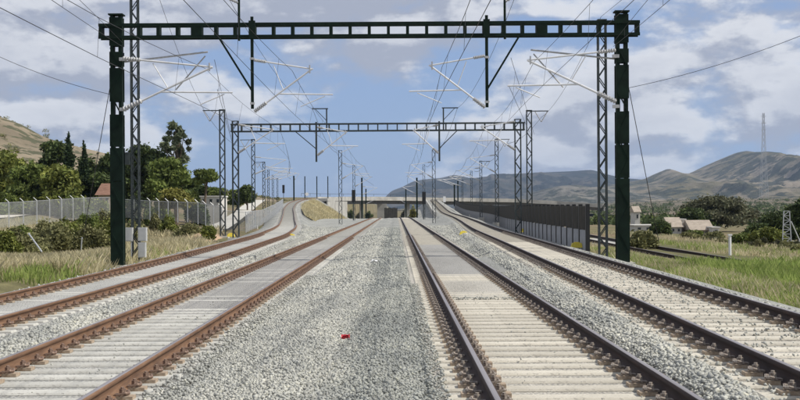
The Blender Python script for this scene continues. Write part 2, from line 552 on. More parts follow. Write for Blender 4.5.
# ballast bed lofted across the four tracks
ys = np.concatenate([np.arange(3, 60, .8), np.arange(60, 200, 2.5), np.arange(200, 441, 6)])
rows = []
for Y in ys:
    a, b, c, d = [(float(t.x(Y)), float(t.z(Y))) for t in (L2, L1, R1, R2)]
    drop = float(sm(383, 410, np.array(Y)))
    a = (a[0], a[1] - drop * (a[1] - b[1]))
    gl, gr = gz(a[0] - 5.5, Y), gz(d[0] + 5.5, Y)
    hl, hr = max(a[1] - .32 - gl, .05), max(d[1] - .32 - gr, .05)
    hump = .05
    pts = [(a[0] - 2.3 - 1.5 * hl - .3, gl - .12), (a[0] - 2.3, a[1] - .32), (a[0] - 1.5, a[1] - .232), (a[0] + 1.5, a[1] - .232)]
    fx = a[0] + 1.9 + 1.6 * max(a[1] - b[1], .05)
    pts += [(a[0] + 1.85, a[1] - .22 + hump), (min(fx, b[0] - 1.85), b[1] - .24 + hump)]
    pts += [(b[0] - 1.36, b[1] - .232), (b[0] + 1.36, b[1] - .232), (b[0] + 2.0, (b[1]) - .19), ((b[0] + c[0]) / 2 - .15, (b[1] + c[1]) / 2 - .15), ((b[0] + c[0]) / 2 + .18, (b[1] + c[1]) / 2 - .205), ((b[0] + c[0]) / 2 + .40, (b[1] + c[1]) / 2 - .215), ((b[0] + c[0]) / 2 + .7, (b[1] + c[1]) / 2 - .165), (c[0] - 2.0, c[1] - .19), (c[0] - 1.36, c[1] - .232), (c[0] + 1.29, c[1] - .232)]
    fx = d[0] - 1.9 - 1.6 * max(d[1] - c[1], .05)
    pts += [(max(fx, c[0] + 1.35), c[1] - .2), (max(d[0] - 1.85, c[0] + 1.38), d[1] - .22), (max(d[0] - 1.36, c[0] + 1.40), d[1] - .232)]
    pts += [(d[0] + 1.45, d[1] - .232), (d[0] + 2.2, d[1] - .30), (d[0] + 2.2 + 1.5 * hr + .3, gr - .12)]
    rows.append([(x, Y, z) for x, z in pts])
rows = np.array(rows)
for i in range(1, rows.shape[1]):
    rows[:, i, 0] = np.maximum(rows[:, i, 0], rows[:, i - 1, 0] + .004)
def grid_mesh(name, P):
    n, k = P.shape[:2]
    idx = np.arange(n * k).reshape(n, k)
    q = np.stack([idx[:-1, :-1], idx[:-1, 1:], idx[1:, 1:], idx[1:, :-1]], -1).reshape(-1, 4)
    return np_mesh(name, P.reshape(-1, 3), q)
tag(place('ballast_bed', grid_mesh('ballast_bed', rows), M['ballast']), kind='structure')
def bed_z(x, Y):
    j = np.clip(np.searchsorted(ys, Y), 0, len(ys) - 1)
    r = rows[j]
    return np.interp(x, r[:, 0], r[:, 2])

def strip(name, tr, x0, x1, up, y0, y1, mat, step=1.5):
    P = []
    for Y in np.arange(y0, y1 + .01, step):
        fd = min(1, (Y - y0) / 2.5, (y1 - Y) / 2.5) if up > -.21 else 1
        P.append([tuple(tr.pt(Y, o, up - .04 * (1 - fd))) for o in (x0, x1)])
    return tag(place(name, grid_mesh(name, np.array(P)), M[mat]), kind='structure')
strip('dusty_ballast', L2, -1.45, 1.56, -.219, 3, 396, 'infill_pale')
strip('dusty_ballast', L1, -1.36, 1.5, -.219, 3, 430, 'infill_pale')
strip('dusty_ballast', R1, -1.38, 1.29, -.219, 3, 430, 'infill_cream')
strip('dusty_ballast', R2, -1.33, 1.42, -.219, 3, 430, 'infill_cream')
strip('gravel_infill', R1, -.77, .77, -.181, 33, 64, 'infill_grey')
strip('gravel_infill', R1, -.77, .77, -.182, 25.3, 32.9, 'infill_cream')
strip('gravel_infill', L1, -.77, .77, -.1905, 22, 70, 'infill_grey')
strip('gravel_infill', L2, -.77, .77, -.1905, 20, 120, 'infill_pale')

# dry grass slope of the ramp that climbs to the flyover
P = []
def slope_pt(Y, t):
    x, z = float(L2.x(Y)), float(L2.z(Y))
    zb = float(L1.z(Y)) - .30
    cone = float(sm(345, 424, np.array(Y)))
    ztop = z - .26 - cone * (z - zb - .9)
    x0 = x + 2.5 + cone * 2.5
    xb = min(x0 + 1.62 * max(ztop - zb, .05) + .2, float(L1.x(Y)) - 2.4)
    return Vector((x0 + (xb - x0) * t, Y, ztop + (zb - ztop) * t + .07 + .22 * math.sin(t * 3.14) * min(1, max(0, z - .8))))
for Y in np.arange(205, 433, 5.0):
    P.append([tuple(slope_pt(Y, t)) for t in np.linspace(0, 1, 8)] + [tuple(slope_pt(Y, 1.0) + Vector((.5, 0, -.7)))])
tag(place('embankment', grid_mesh('embankment', np.array(P)), M['embankment_grass']), kind='structure')

# ------------------------------------------------------------------ the four running tracks and the old one
prof = [(-.075, -.172), (.075, -.172), (.075, -.158), (.014, -.140), (.010, -.060), (.036, -.042), (.036, -.006), (.026, 0.0), (-.026, 0.0), (-.036, -.006), (-.036, -.042), (-.010, -.060), (-.014, -.140), (-.075, -.158)]
def rail_mesh(tr, off, y0, y1):
    Ys = [y0]
    while Ys[-1] < y1:
        Ys.append(Ys[-1] + (1.2 if Ys[-1] < 60 else 3.0))
    V, F = [], []
    k = len(prof)
    for Y in Ys:
        p = tr.pt(Y, off)
        hd = tr.heading(Y)
        c, s = math.cos(hd), math.sin(hd)
        for x, z in prof:
            V.append((p.x + x * c, p.y + x * s, p.z + z))
    for i in range(len(Ys) - 1):
        for j in range(k):
            j2 = (j + 1) % k
            F.append((i * k + j, i * k + j2, (i + 1) * k + j2, (i + 1) * k + j))
    me = np_mesh('rail', V, F)
    at_ = me.attributes.new('head', 'FLOAT_COLOR', 'POINT')
    h = np.zeros((len(V), 4), np.float32); h[:, 3] = 1
    zz = np.tile(np.array([p[1] for p in prof]), len(Ys))
    h[zz > -.02, :3] = 1
    at_.data.foreach_set('color', h.ravel())
    return me

def sleeper_mesh(name, length=2.6, wid=.29, top=-.186, depth=.2):
    mb = MB()
    hw, hl, bv = wid / 2, length / 2, .02
    # crowned body, chamfered top edges, slightly lower between the rails
    xs_ = [-hl, -hl + .03, -.45, .45, hl - .03, hl]
    zs_ = [top - .03, top, top - .006, top - .006, top, top - .03]
    V, F = [], []
    for x, z in zip(xs_, zs_):
        V += [(x, -hw, top - depth), (x, -hw, z - bv), (x, -hw + bv, z), (x, hw - bv, z), (x, hw, z - bv), (x, hw, top - depth)]
    for i in range(len(xs_) - 1):
        for j in range(5):
            F.append((i * 6 + j, (i + 1) * 6 + j, (i + 1) * 6 + j + 1, i * 6 + j + 1))
    F += [(0, 1, 2, 3, 4, 5), tuple(30 + j for j in (5, 4, 3, 2, 1, 0))]
    F = [f[::-1] for f in F]
    me = bpy.data.meshes.new(name)
    me.from_pydata(V, [], F)
    me.update()
    return me
def clip_far(mb, s, dx=0, dy=0, dz=0):
    x0, x1 = sorted((s * .072, s * .235))
    mb.box(dx + x0, dx + x1, dy - .085, dy + .085, dz - .187, dz - .140)
    x0, x1 = sorted((s * .09, s * .16))
    mb.box(dx + x0, dx + x1, dy - .035, dy + .035, dz - .139, dz - .075)
    return mb
def clip_geo(mb, s, dx=0, dy=0, dz=0):
    x0, x1 = sorted((s * .072, s * .245))
    mb.box(dx + x0, dx + x1, dy - .085, dy + .085, dz - .187, dz - .150)
    mb.box(dx + min(s * .045, s * .12), dx + max(s * .045, s * .12), dy - .05, dy + .05, dz - .152, dz - .133)
    c = (dx + s * .125, dy)
    mb.tube([(c[0], c[1], dz - .15), (c[0], c[1], dz - .082)], .036, 6)
    mb.tube([(c[0], c[1], dz - .082), (c[0], c[1], dz - .062)], .020, 6)
    mb.tube([(dx + s * .10, dy - .075, dz - .135), (dx + s * .17, dy - .085, dz - .115), (dx + s * .19, dy, dz - .128), (dx + s * .17, dy + .085, dz - .115), (dx + s * .10, dy + .075, dz - .135)], .017, 5)
    return mb
clip_me = {(s, c): clip_geo(MB(), s).mesh('rail_clip') for s in (-1, 1) for c in (0, 1)}
for s in clip_me:
    clip_me[s].materials.append(M['clip_plate']); clip_me[s].materials.append(M['clip_dusty' if s[1] else 'clip_steel'])
    for p in clip_me[s].polygons:
        p.material_index = 0 if p.index < 6 else 1

def lay_track(tr, label, y0, y1, near_end, clip_n, smat, rmat='rail_steel', cset=0, stuff_clip_end=80, group='running tracks of the main line'):
    t = thing('railway_track', label, 'railway track', (float(tr.x(y0)), y0, float(tr.z(y0))), group)
    inv = -Vector(t.location)
    def child(o, parent=t):
        o.parent = parent
        if parent is t:
            o.location = Vector(o.location) + inv
        return o
    for off in (-.87, .87):
        child(place('rail', rail_mesh(tr, off, y0, y1), M[rmat]))
    sme = sleeper_mesh('sleeper'); sme.materials.append(M[smat])
    far = MB(); farclip = MB()
    Y, n = y0 + .25, 0
    while Y < y1 - .3:
        p = tr.pt(Y); hd = tr.heading(Y)
        if Y < near_end:
            o = place('sleeper', sme, None, None, p + Vector((0, random.uniform(-.015, .015), random.uniform(-.004, .003))), (0, 0, hd + random.uniform(-.006, .006)))
            child(o)
            if n < clip_n:
                for off in (-.87, .87):
                    for s in (-1, 1):
                        c = place('rail_clip', clip_me[s, cset], None, o, (off, 0, 0))
        else:
            hw = .145
            V = []
            for x, dy, dz in ((-1.3, -hw, -.188), (1.3, -hw, -.188), (1.3, hw, -.188), (-1.3, hw, -.188), (-1.3, -hw, -.35), (1.3, -hw, -.35), (1.3, hw, -.35), (-1.3, hw, -.35)):
                c, s = math.cos(hd), math.sin(hd)
                V.append((p.x + x * c - dy * s, p.y + x * s + dy * c, p.z + dz))
            far.add(V, [(0, 1, 2, 3), (1, 0, 4, 5), (3, 2, 6, 7), (0, 3, 7, 4), (2, 1, 5, 6)])
        if n >= clip_n and Y < stuff_clip_end:
            for off in (-.87, .87):
                for s in (-1, 1):
                    q = tr.pt(Y, off)
                    clip_far(farclip, s, q.x, q.y, q.z)
        Y += .6; n += 1
    if far.v:
        o = far.build('distant_sleepers', M[smat]); tag(child(o), kind='stuff')
    if farclip.v:
        o = farclip.build('distant_rail_clips', M['clip_dusty' if cset else 'clip_steel']); tag(child(o), kind='stuff')
    return t
lay_track(R1, 'straight track with cream sleepers beside central gravel, leading under the flyover', 8.3, 470, 60, 42, 'sleeper_cream', 'rail_dark', 1)
lay_track(L1, 'straight track with rust-orange rails and grey sleepers leading under the flyover', 8.3, 470, 60, 42, 'sleeper_grey')
lay_track(L2, 'rusty track next to the dry grass verge, curving up the ramp', 17, 400, 70, 34, 'sleeper_grey')
lay_track(R2, 'dark-railed track with stone-strewn sleepers running along the noise barrier', 8.3, 470, 60, 42, 'sleeper_cream', 'rail_dark', 1)

ot = thing('railway_track', 'single low dark-railed track beyond the green grass verge', 'railway track', (float(OLD.x(36)), 36, -.55))
for off in (-.87, .87):
    o = place('rail', rail_mesh(OLD, off, 36, 155), M['rail_dark'], ot); o.location = -Vector(ot.location)
P = []
for Y in np.arange(34, 158, 2.0):
    P.append([tuple(OLD.pt(Y, o, u)) for o, u in ((-2.6, -.35), (-1.6, -.2), (1.6, -.2), (2.6, -.35))])
tag(place('old_ballast_bed', grid_mesh('old_ballast_bed', np.array(P)), M['ballast']), kind='structure')
sme = sleeper_mesh('sleeper'); sme.materials.append(M['sleeper_grey'])
for k in range(80):
    Y = 45 + k * .65
    o = place('sleeper', sme, None, ot, OLD.pt(Y) - Vector(ot.location), (0, 0, OLD.heading(Y)))

# ------------------------------------------------------------------ loose ballast stones
stone_v = np.array([(1, 0, 0), (-1, 0, 0), (0, 1, 0), (0, -1, 0), (0, 0, 1), (0, 0, -1)], float) * 1.08
stone_f = np.array([(0, 2, 4), (2, 1, 4), (1, 3, 4), (3, 0, 4), (2, 0, 5), (1, 2, 5), (3, 1, 5), (0, 3, 5)])
def rand_rot(n):
    q = rng.normal(size=(n, 4)); q /= np.linalg.norm(q, axis=1)[:, None]
    w, x, y, z = q.T
    return np.stack([np.stack([1 - 2 * (y * y + z * z), 2 * (x * y - z * w), 2 * (x * z + y * w)], -1),
                     np.stack([2 * (x * y + z * w), 1 - 2 * (x * x + z * z), 2 * (y * z - x * w)], -1),
                     np.stack([2 * (x * z - y * w), 2 * (y * z + x * w), 1 - 2 * (x * x + y * y)], -1)], 1)
SX, SY, SZ, SS = [], [], [], []
def scatter(n, y0, y1, xl, xr, size, lift=0.0, power=1.0, zf=None):
    y = y0 + (y1 - y0) * rng.random(n) ** power
    a, b = xl(y), xr(y)
    ok = b > a + .02
    y, a, b = y[ok], a[ok], b[ok]
    x = a + (b - a) * rng.random(len(y))
    z = (np.array([bed_z(xx, yy) for xx, yy in zip(x, y)]) if zf is None else zf(x, y)) + lift
    s = size * .64 * np.clip(rng.lognormal(.0, .30, len(y)), .45, 1.7)
    SX.append(x); SY.append(y); SZ.append(z + s * .2 + rng.normal(0, .008, len(y))); SS.append(s)
k = lambda t, o: (lambda y: t.x(y) + o)
scatter(74000, 9.4, 28, k(L1, 1.30), k(R1, -1.33), .0255, .0)
scatter(24000, 28, 60, k(L1, 1.4), k(R1, -1.4), .042)
scatter(6000, 60, 120, k(L1, 1.45), k(R1, -1.45), .062)
def berm_z(x, y):
    a, b = R1.x(y) + .97, R2.x(y) - 1.33
    t = np.clip((x - a) / np.maximum(b - a, .05), 0, 1)
    return R1.z(y) - .215 + (R2.z(y) - R1.z(y) - .0) * t + .05 * np.sin(t * 3.14)
scatter(25000, 9.4, 34, k(R1, .98), k(R2, -1.27), .031, .0, 1.0, berm_z)
scatter(1500, 9.4, 34, k(R1, 1.1), k(R2, -1.4), .036, .02, 1.0, berm_z)
P = []
for Y in np.arange(4, 46, 1.0):
    a, b = float(R1.x(Y)) + .97, float(R2.x(Y)) - 1.33
    P.append([(a + (b - a) * t, Y, float(berm_z(np.array(a + (b - a) * t), np.array(Y))) - .02) for t in np.linspace(0, 1, 5)])
tag(place('gravel_slope', grid_mesh('gravel_slope', np.array(P)), M['ballast']), kind='structure')
scatter(5000, 30, 70, k(R1, 1.3), k(R2, -1.4), .044)
scatter(5000, 70, 130, k(R1, 1.4), k(R2, -1.45), .065)
scatter(16000, 14, 36, k(L2, 1.38), k(L1, -1.38), .036)
scatter(6000, 36, 70, k(L2, 1.4), k(L1, -1.4), .045)
scatter(6000, 70, 130, k(L2, 1.45), k(L1, -1.45), .065)
scatter(2000, 10, 60, k(R2, 1.33), k(R2, 1.95), .034)
scatter(1500, 22, 60, k(L2, -2.3), k(L2, -1.4), .04)
scatter(1700, 10, 40, k(R2, -.75), k(R2, .75), .026, .044)      # strewn between these rails
scatter(600, 10, 40, k(R2, -1.3), k(R2, -.95), .026, .044)
scatter(1500, 9.4, 30, k(R1, -1.42), k(R1, -1.22), .024, .05)
scatter(1800, 9.4, 36, k(L1, 1.2), k(L1, 1.5), .026, .05)
scatter(350, 10, 32, k(L1, 1.0), k(L1, 1.36), .028, .044)
scatter(110, 10, 30, k(L1, -.75), k(L1, .75), .02, .044)
scatter(140, 10, 30, k(R1, -.75), k(R1, .75), .016, .044)
scatter(260, 25.0, 25.5, k(R1, -.75), k(R1, .75), .022, .044)
SX, SY, SZ, SS = map(np.concatenate, (SX, SY, SZ, SS))
n = len(SX)
jit = (stone_v[None] * rng.uniform(.8, 1.15, (n, 6, 1)) + rng.uniform(-.34, .34, (n, 6, 3))) * rng.uniform(.75, 1.25, (n, 1, 3))
V = np.einsum('nij,nkj->nki', rand_rot(n), jit) * SS[:, None, None] * np.array([1, 1, .9]) + np.stack([SX, SY, SZ], -1)[:, None]
F = stone_f[None] + (np.arange(n) * 6)[:, None, None]
tag(place('ballast_stones', np_mesh('ballast_stones', V.reshape(-1, 3), F.reshape(-1, 3)), M['stone']), 'loose grey ballast stones heaped between the tracks', 'gravel', kind='stuff')

# ------------------------------------------------------------------ overhead line supports
def insulator(mb, p, q, r=.07, n=7):
    p, q = Vector(p), Vector(q)
    pts, rs = [], []
    for i in range(n * 2 + 1):
        pts.append(p.lerp(q, i / (n * 2))); rs.append(r if i % 2 else r * .55)
    return mb.tube(pts, rs, 8)

def cantilever(parent, x, y, zt, s, reach, thick=1.0, detail=True):
    """swivelling bracket: main diagonal tube with its sub-parts, local to parent"""
    r = .034 * thick
    a = Vector((x, y, zt + 5.35)); e = Vector((x + s * reach, y, zt + 6.85))
    ai = a.lerp(e, .22)
    main = MB().tube([ai, e + (e - a).normalized() * .12], r, 7).build('cantilever', M['aluminium_tube'], parent)
    insulator(MB(), a, ai, .085 * thick).build('insulator', M['insulator_grey'], main)
    b = Vector((x, y, zt + 7.25)); b2 = Vector((x + s * (reach + .12), y, zt + 6.9))
    bi = b.lerp(b2, .2)
    MB().tube([bi, b2], r * .85, 7).build('stay_tube', M['aluminium_tube'], main)
    insulator(MB(), b, bi, .07 * thick).build('insulator', M['insulator_grey'], main)
    if thick > 1.29:
        return main
    c0 = Vector((x + s * reach * .42, y, zt + 6.0)); c1 = Vector((x + s * (reach + .85), y, zt + 5.96))
    MB().tube([c0, c1], r * .8, 7).build('registration_tube', M['aluminium_tube'], main)
    MB().tube([Vector((x + s * (reach + .55), y, zt + 5.9)), Vector((x + s * (reach - .35), y, zt + 5.52))], r * .55, 6).build('steady_arm', M['aluminium_tube'], main)
    if detail:
        MB().tube([Vector((x + s * reach * .35, y, zt + 7.05)), Vector((x + s * reach * .52, y, zt + 6.15))], r * .5, 5).build('brace_tube', M['aluminium_tube'], main)
        MB().bar(e + Vector((0, 0, -.1)), e + Vector((0, 0, .2)), .05, .08).build('clamp', M['insulator_grey'], main)
    return main

def lattice_shaft(parent, w, h, z0, mat, panel=None, legname='leg', split=True, x=0.0, y=0.0):
    panel = panel or w * 1.25
    a = .05
    legs = [(sx, sy) for sx in (-1, 1) for sy in (-1, 1)]
    lw = w / 2 - a / 2
    if split:
        for sx, sy in legs:
            MB().box(x + sx * lw - a / 2, x + sx * lw + a / 2, y + sy * lw - a / 2, y + sy * lw + a / 2, z0, z0 + h).build(legname, mat, parent)
    mb = MB()
    if not split:
        for sx, sy in legs:
            mb.box(x + sx * lw - a / 2, x + sx * lw + a / 2, y + sy * lw - a / 2, y + sy * lw + a / 2, z0, z0 + h)
    n = max(2, int(h / panel))
    for i in range(n):
        za, zb = z0 + h * i / n, z0 + h * (i + 1) / n
        s = 1 if i % 2 else -1
        for f in (-1, 1):
            mb.bar((x - s * lw, y + f * (lw + .012), za), (x + s * lw, y + f * (lw + .012), zb), .04, .012, (0, 1, 0))
            mb.bar((x + f * (lw + .012), y - s * lw, za), (x + f * (lw + .012), y + s * lw, zb), .012, .04, (0, 1, 0))
    mb.box(x - w / 2 - .01, x + w / 2 + .01, y - w / 2 - .01, y + w / 2 + .01, z0 + h, z0 + h + .03)
    return mb.build('lacing' if split else 'lattice', mat, parent)

def lattice_mast(X, Y, h, label, side, track=None, w=.34, arm=0, split=False, foot=.14, group='lattice catenary masts', cant=True, zbase=None):
    zb = gz(X, Y) if zbase is None else zbase
    t = thing('catenary_mast', label, 'mast', (X, Y, zb), group)
    lattice_shaft(t, w, h, 0, M['mast_steel'], split=split)
    if foot:
        MB().box(-.45, .45, -.45, .45, -.5, foot).build('footing', M['concrete'], t)
    if track is not None and cant:
        p = track.pt(Y)
        reach = abs(p.x - X) - .25 - w / 2
        cantilever(t, side * w / 2, 0, p.z - zb, side, reach, 1.0 + max(0, Y - 100) / 350, Y < 100)
    if arm:
        mb = MB()
        mb.bar((-arm * .15, 0, h - .04), (arm * 1.45, 0, h - .04), .07)
        mb.build('top_arm', M['mast_steel'], t)
        for q in (.45, 1.38):
            insulator(MB(), (arm * q, 0, h - .08), (arm * .92, 0, h - .85), .045, 6).build('insulator', M['insulator_grey'], t)
    return t

# first portal: dark green posts and frame beam
ZP = 46.0
pt = thing('catenary_portal', 'dark green portal frame with solid battened posts spanning all four tracks', 'portal', (0, ZP, -.45))
o3 = lambda x, y, z: Vector((x, y, z + .45))
for X, gname in ((-10.32, 'post'), (8.40, 'post')):
    zb = -.5
    h = 8.86
    p = MB()
    for sx in (-1, 1):   # two channels
        p.box(X + sx * .15 - .055, X + sx * .15 + .055, -.18, .18, 0, h + .45)
    post = p.build('post', M['green_paint'], pt)
    segs = [(.02, 2.7), (2.72, 3.95), (4.0, 5.18), (5.66, 6.9), (6.98, 7.5), (7.72, 8.78)]
    for z0, z1 in segs:
        for f in (-1, 1):
            MB().box(X - .235, X + .235, f * .18 + (0 if f > 0 else -.016), f * .18 + (.016 if f > 0 else 0), z0 + .45 if z0 > .1 else .0, z1 + .45).build('batten_plate', M['green_paint'], post)
    for i in range(9):
        za = .5 + i * .85
        s = 1 if i % 2 else -1
        MB().bar((X - s * .2, -.204, za), (X + s * .2, -.204, za + .8), .05, .012, (0, 1, 0)).build('lacing_bar', M['green_paint'], post)
    MB().box(X - .27, X + .27, -.24, .24, h + .45, h + .50).build('cap_plate', M['green_paint'], post)
    MB().box(X - .4, X + .4, -.4, .4, -.5, .05).build('footing', M['concrete'], post)
bz0, bz1 = 7.98, 8.54
beam = MB().box(-10.95, 9.05, -.235, -.16, bz1 - .11 + .45, bz1 + .45).build('beam_chord', M['green_paint'], pt)
for yy in (-.235, .16):
    for zz in (bz0, bz1 - .11):
        if yy < 0 and zz > bz0:
            continue
        MB().box(-10.95, 9.05, yy, yy + .075, zz + .45, zz + .11 + .45).build('beam_chord', M['green_paint'], pt)
bat = MB().box(-.055, .055, -.232, .232, bz0 + .112 + .45, bz1 - .112 + .45).mesh('beam_batten'); bat.materials.append(M['green_paint'])
wide = MB().box(-.20, .20, -.233, .233, bz0 + .112 + .45, bz1 - .112 + .45).mesh('beam_batten'); wide.materials.append(M['green_paint'])
nb = 28
for i in range(nb + 1):
    x = -10.88 + i * (19.86 / nb)
    if min(abs(x + 10.32), abs(x - 8.40)) < .28:
        continue
    place('beam_batten', wide if i in (5, 23) else bat, None, pt, (x, 0, 0))
for X, s, bx in ((-5.27, 1, -6.5), (3.38, -1, 4.6)):
    dp = MB().box(X - .055, X + .055, -.30, -.245, 5.35 + .45, 8.75 + .45).build('drop_post', M['green_paint'], pt)
    MB().bar((bx, -.30, 8.0 + .45), (X - s * .03, -.30, 6.05 + .45), .07, .07).build('brace', M['green_paint'], dp)
    MB().box(X - .12, X + .12, -.32, -.24, 7.95 + .45, 8.6 + .45).build('hanger_plate', M['green_paint'], dp)
    for zz in (5.55, 7.2):
        MB().box(X - .08, X + .08, -.33, -.24, zz + .45 - .04, zz + .45 + .04).build('bracket', M['insulator_grey'], dp)
zt = .45
cantilever(pt, -5.2, -.27, zt - .1, 1, 2.05)
cantilever(pt, 3.31, -.27, zt, -1, 1.95)
cantilever(pt, -10.05, -.27, zt, 1, 3.2, 1.25)
cantilever(pt, 8.14, -.27, zt + .18, -1, 3.15, 1.25)
# the second, swung-over brackets of the overlap span
for X, s in ((-10.05, 1), (8.14, -1)):
    g = MB().tube([(X, .05, 7.15 + .45), (X + s * 3.1, .05, 7.5 + .45)], .035, 6).build('overlap_tube', M['insulator_grey'], pt)
    MB().tube([(X + s * 1.9, .05, 6.1 + .45), (X + s * 3.0, .05, 7.35 + .45)], .028, 6).build('overlap_stay', M['insulator_grey'], g)
    for zz in (5.35, 7.2):
        MB().box(X - .12, X + .12, -.32, -.16, zz + .40, zz + .52).build('bracket', M['insulator_grey'], g)
for X in (-5.78, 4.08):
    fp = MB().tube([(X, 0, 7.9 + .45), (X, 0, 9.9 + .45)], .05, 6).build('feeder_post', M['green_paint'], pt)
    insulator(MB(), (X, 0, 9.3 + .45), (X + (.45 if X > 0 else -.45), 0, 9.5 + .45), .06, 5).build('insulator', M['insulator_grey'], fp)

# second portal: lattice legs
ZQ = 84.0
q = thing('catenary_portal', 'slimmer portal with lattice legs and ladder-like beam, behind the solid-post portal', 'portal', (0, ZQ, -.4))
for X in (-10.85, 8.28):
    lattice_shaft(q, .44, 8.0, 0, M['mast_steel'], legname='leg', x=X)
    MB().box(X - .5, X + .5, -.5, .5, -.6, .1).build('footing', M['concrete'], q)
b0, b1 = 6.86, 7.42
for yy in (-.27, .20):
    for zz in (b0, b1 - .085):
        MB().box(-11.15, 8.75, yy, yy + .07, zz + .4, zz + .085 + .4).build('beam_chord', M['mast_steel'], q)
bat2 = MB().box(-.04, .04, -.265, .265, b0 + .087 + .4, b1 - .087 + .4).mesh('beam_batten'); bat2.materials.append(M['mast_steel'])
for i in range(31):
    place('beam_batten', bat2, None, q, (-11.08 + i * (19.76 / 30), 0, 0))
for X, s, bx in ((-5.35, 1, -6.8), (2.95, -1, 4.2)):
    dp = MB().box(X - .06, X + .06, -.36, -.28, 4.8 + .4, 7.5 + .4).build('drop_post', M['mast_steel'], q)
    MB().bar((bx, -.32, 6.9 + .4), (X - s * .03, -.32, 5.7 + .4), .06).build('brace', M['mast_steel'], dp)
cantilever(q, -5.28, -.32, .3, 1, 1.9, 1.2)
cantilever(q, 2.88, -.32, .4, -1, 1.6, 1.2)
cantilever(q, -10.62, -.32, .5, 1, 2.3, 1.25)
cantilever(q, 8.04, -.32, .6, -1, 2.2, 1.25)
for X, s in ((-4.66, -1), (3.25, 1)):
    fp = MB().bar((X, 0, 6.9 + .4), (X, 0, 8.45 + .4), .09).build('feeder_post', M['mast_steel'], q)
    MB().bar((X - s * .1, 0, 8.42 + .4), (X + s * 1.0, 0, 8.42 + .4), .07).build('feeder_arm', M['mast_steel'], fp)
    MB().bar((X, 0, 7.6 + .4), (X + s * .75, 0, 8.38 + .4), .04).build('feeder_brace', M['mast_steel'], fp)

# tall lattice masts next to the first portal
m = lattice_mast(-10.60, 50.5, 11.6, 'tall lattice mast with white cabinets at its foot, behind the green post', 1, None, .33, split=True)
for x0, x1, z0, z1, dy in ((-.42, -.05, 1.0, 1.55, -.36), (.17, .50, 1.0, 1.55, -.3), (.17, .46, .34, .95, -.3)):
    cb_ = MB().box(x0, x1, dy - .14, dy + .14, z0, z1).build('cabinet', M['cabinet'], m)
    MB().box(x0 + .03, x1 - .03, dy - .155, dy - .142, z0 + .03, z1 - .03).build('cabinet_door', M['cabinet'], cb_)
for x in (-.38, -.1):
    MB().box(x - .02, x + .02, -.4, -.36, -.1, 1.0).build('cabinet_leg', M['galvanised'], m)
MB().box(-.36, -.2, -.3, .3, 4.1, 4.6).build('counterweight', M['mast_steel'], m)
lattice_mast(8.42, 50.5, 10.2, 'tall lattice mast on a pale footing between green post and noise barrier', -1, None, .36, split=True, foot=.40)
lattice_mast(-13.0, 93, 9.6, 'lattice mast with top arm standing by the lattice portal and sandy bank', 1, None, .42, arm=-1, split=True)
lattice_mast(10.02, 93, 9.7, 'lattice mast with top arm standing by the lattice portal and noise barrier', -1, None, .42, arm=1, split=True)
ords = ['first', 'second', 'third', 'fourth', 'fifth', 'sixth']
for i, (px, Y, top) in enumerate(((253.5, 138, 139.5), (264, 185, 162), (268.5, 232, 170), (273, 275, 175), (277.5, 315, 178))):
    X = at(px, 208, Y).x
    zb = max(gz(X, Y), float(L2.z(Y)) - .5)
    lattice_mast(X, Y, at(px, top, Y).z - zb, f'lattice mast along the ramp track by the pale fence, {ords[i]} past the portal', 1, L2, .4, arm=-1 if i < 2 else 0, zbase=zb, group='masts along the ramp')
for i, (px, Y, top) in enumerate(((497, 138, 139), (481, 188, 161), (471.5, 236, 171), (462.5, 290, 180))):
    X = at(px, 208, Y).x
    zb = float(R2.z(Y)) - .4
    lattice_mast(X, Y, at(px, top, Y).z - zb, f'lattice mast in front of the noise barrier, {ords[i]} past the portal', -1, R2, .4, arm=1 if i < 2 else 0, zbase=zb, group='masts along the noise barrier')
lattice_mast(at(340.5, 208, 151).x, 151, 9.2, 'lattice mast at the foot of the dry grass embankment', 1, L1, .42, zbase=-.5, group='masts of the central tracks')
lattice_mast(at(434, 208, 151).x, 151, 9.2, 'lattice mast beside the gravel between straight track and barrier track', -1, R1, .42, zbase=-.5, group='masts of the central tracks')
lattice_mast(at(354, 208, 203).x, 203, 9.2, 'lattice mast with black signal, before the flyover abutment', 1, L1, .4, zbase=-.5, group='masts of the central tracks')
lattice_mast(at(424, 208, 203).x, 203, 9.2, 'lattice mast with black signal, before the retaining wall', -1, R1, .4, zbase=-.5, group='masts of the central tracks')

def dark_mast(px, Y, top, zb, label, side=0, track=None, w=.36):
    X = at(px, 208, Y).x
    h = at(px, top, Y).z - zb
    t = thing('catenary_mast', label, 'mast', (X, Y, zb), 'solid dark masts')
    mb = MB()
    mb.box(-w / 2, w / 2, -w / 2, -w / 2 + .06, 0, h).box(-w / 2, w / 2, w / 2 - .06, w / 2, 0, h).box(-.09, .09, -w / 2 + .06, w / 2 - .06, 0, h)
    mb.build('post', M['green_paint'], t)
    MB().box(-w / 2 - .05, w / 2 + .05, -w / 2 - .05, w / 2 + .05, h, h + .06).build('cap_plate', M['green_paint'], t)
    if track:
        p = track.pt(Y)
        cantilever(t, side * w / 2, 0, p.z - zb, side, abs(p.x - X) - .3, 1.5, False)
    return t
dark_mast(362, 286, 178, -1.2, 'solid dark mast between embankment foot and flyover, beside rusty straight track', 1, L1)
dark_mast(366, 385, 189, -2.6, 'short-looking solid dark mast against the pale flyover girder', 1, L1)
dark_mast(417, 286, 178, -1.2, 'solid dark mast beside the yellowish shrub before the flyover', -1, R1)
dark_mast(406, 385, 189, -2.6, 'solid dark mast in front of the flyover opening and pale pier', -1, R1)
dark_mast(454.5, 330, 185, 2.0, 'solid dark mast at the far bend of the noise barrier', -1, R2)
dark_mast(458, 360, 181, 2.6, 'solid dark mast behind the far bend of the noise barrier', -1, R2)
dark_mast(294, 330, 176, 3.8, 'solid dark mast at the crest of the ramp beside a signal', 1, L2)
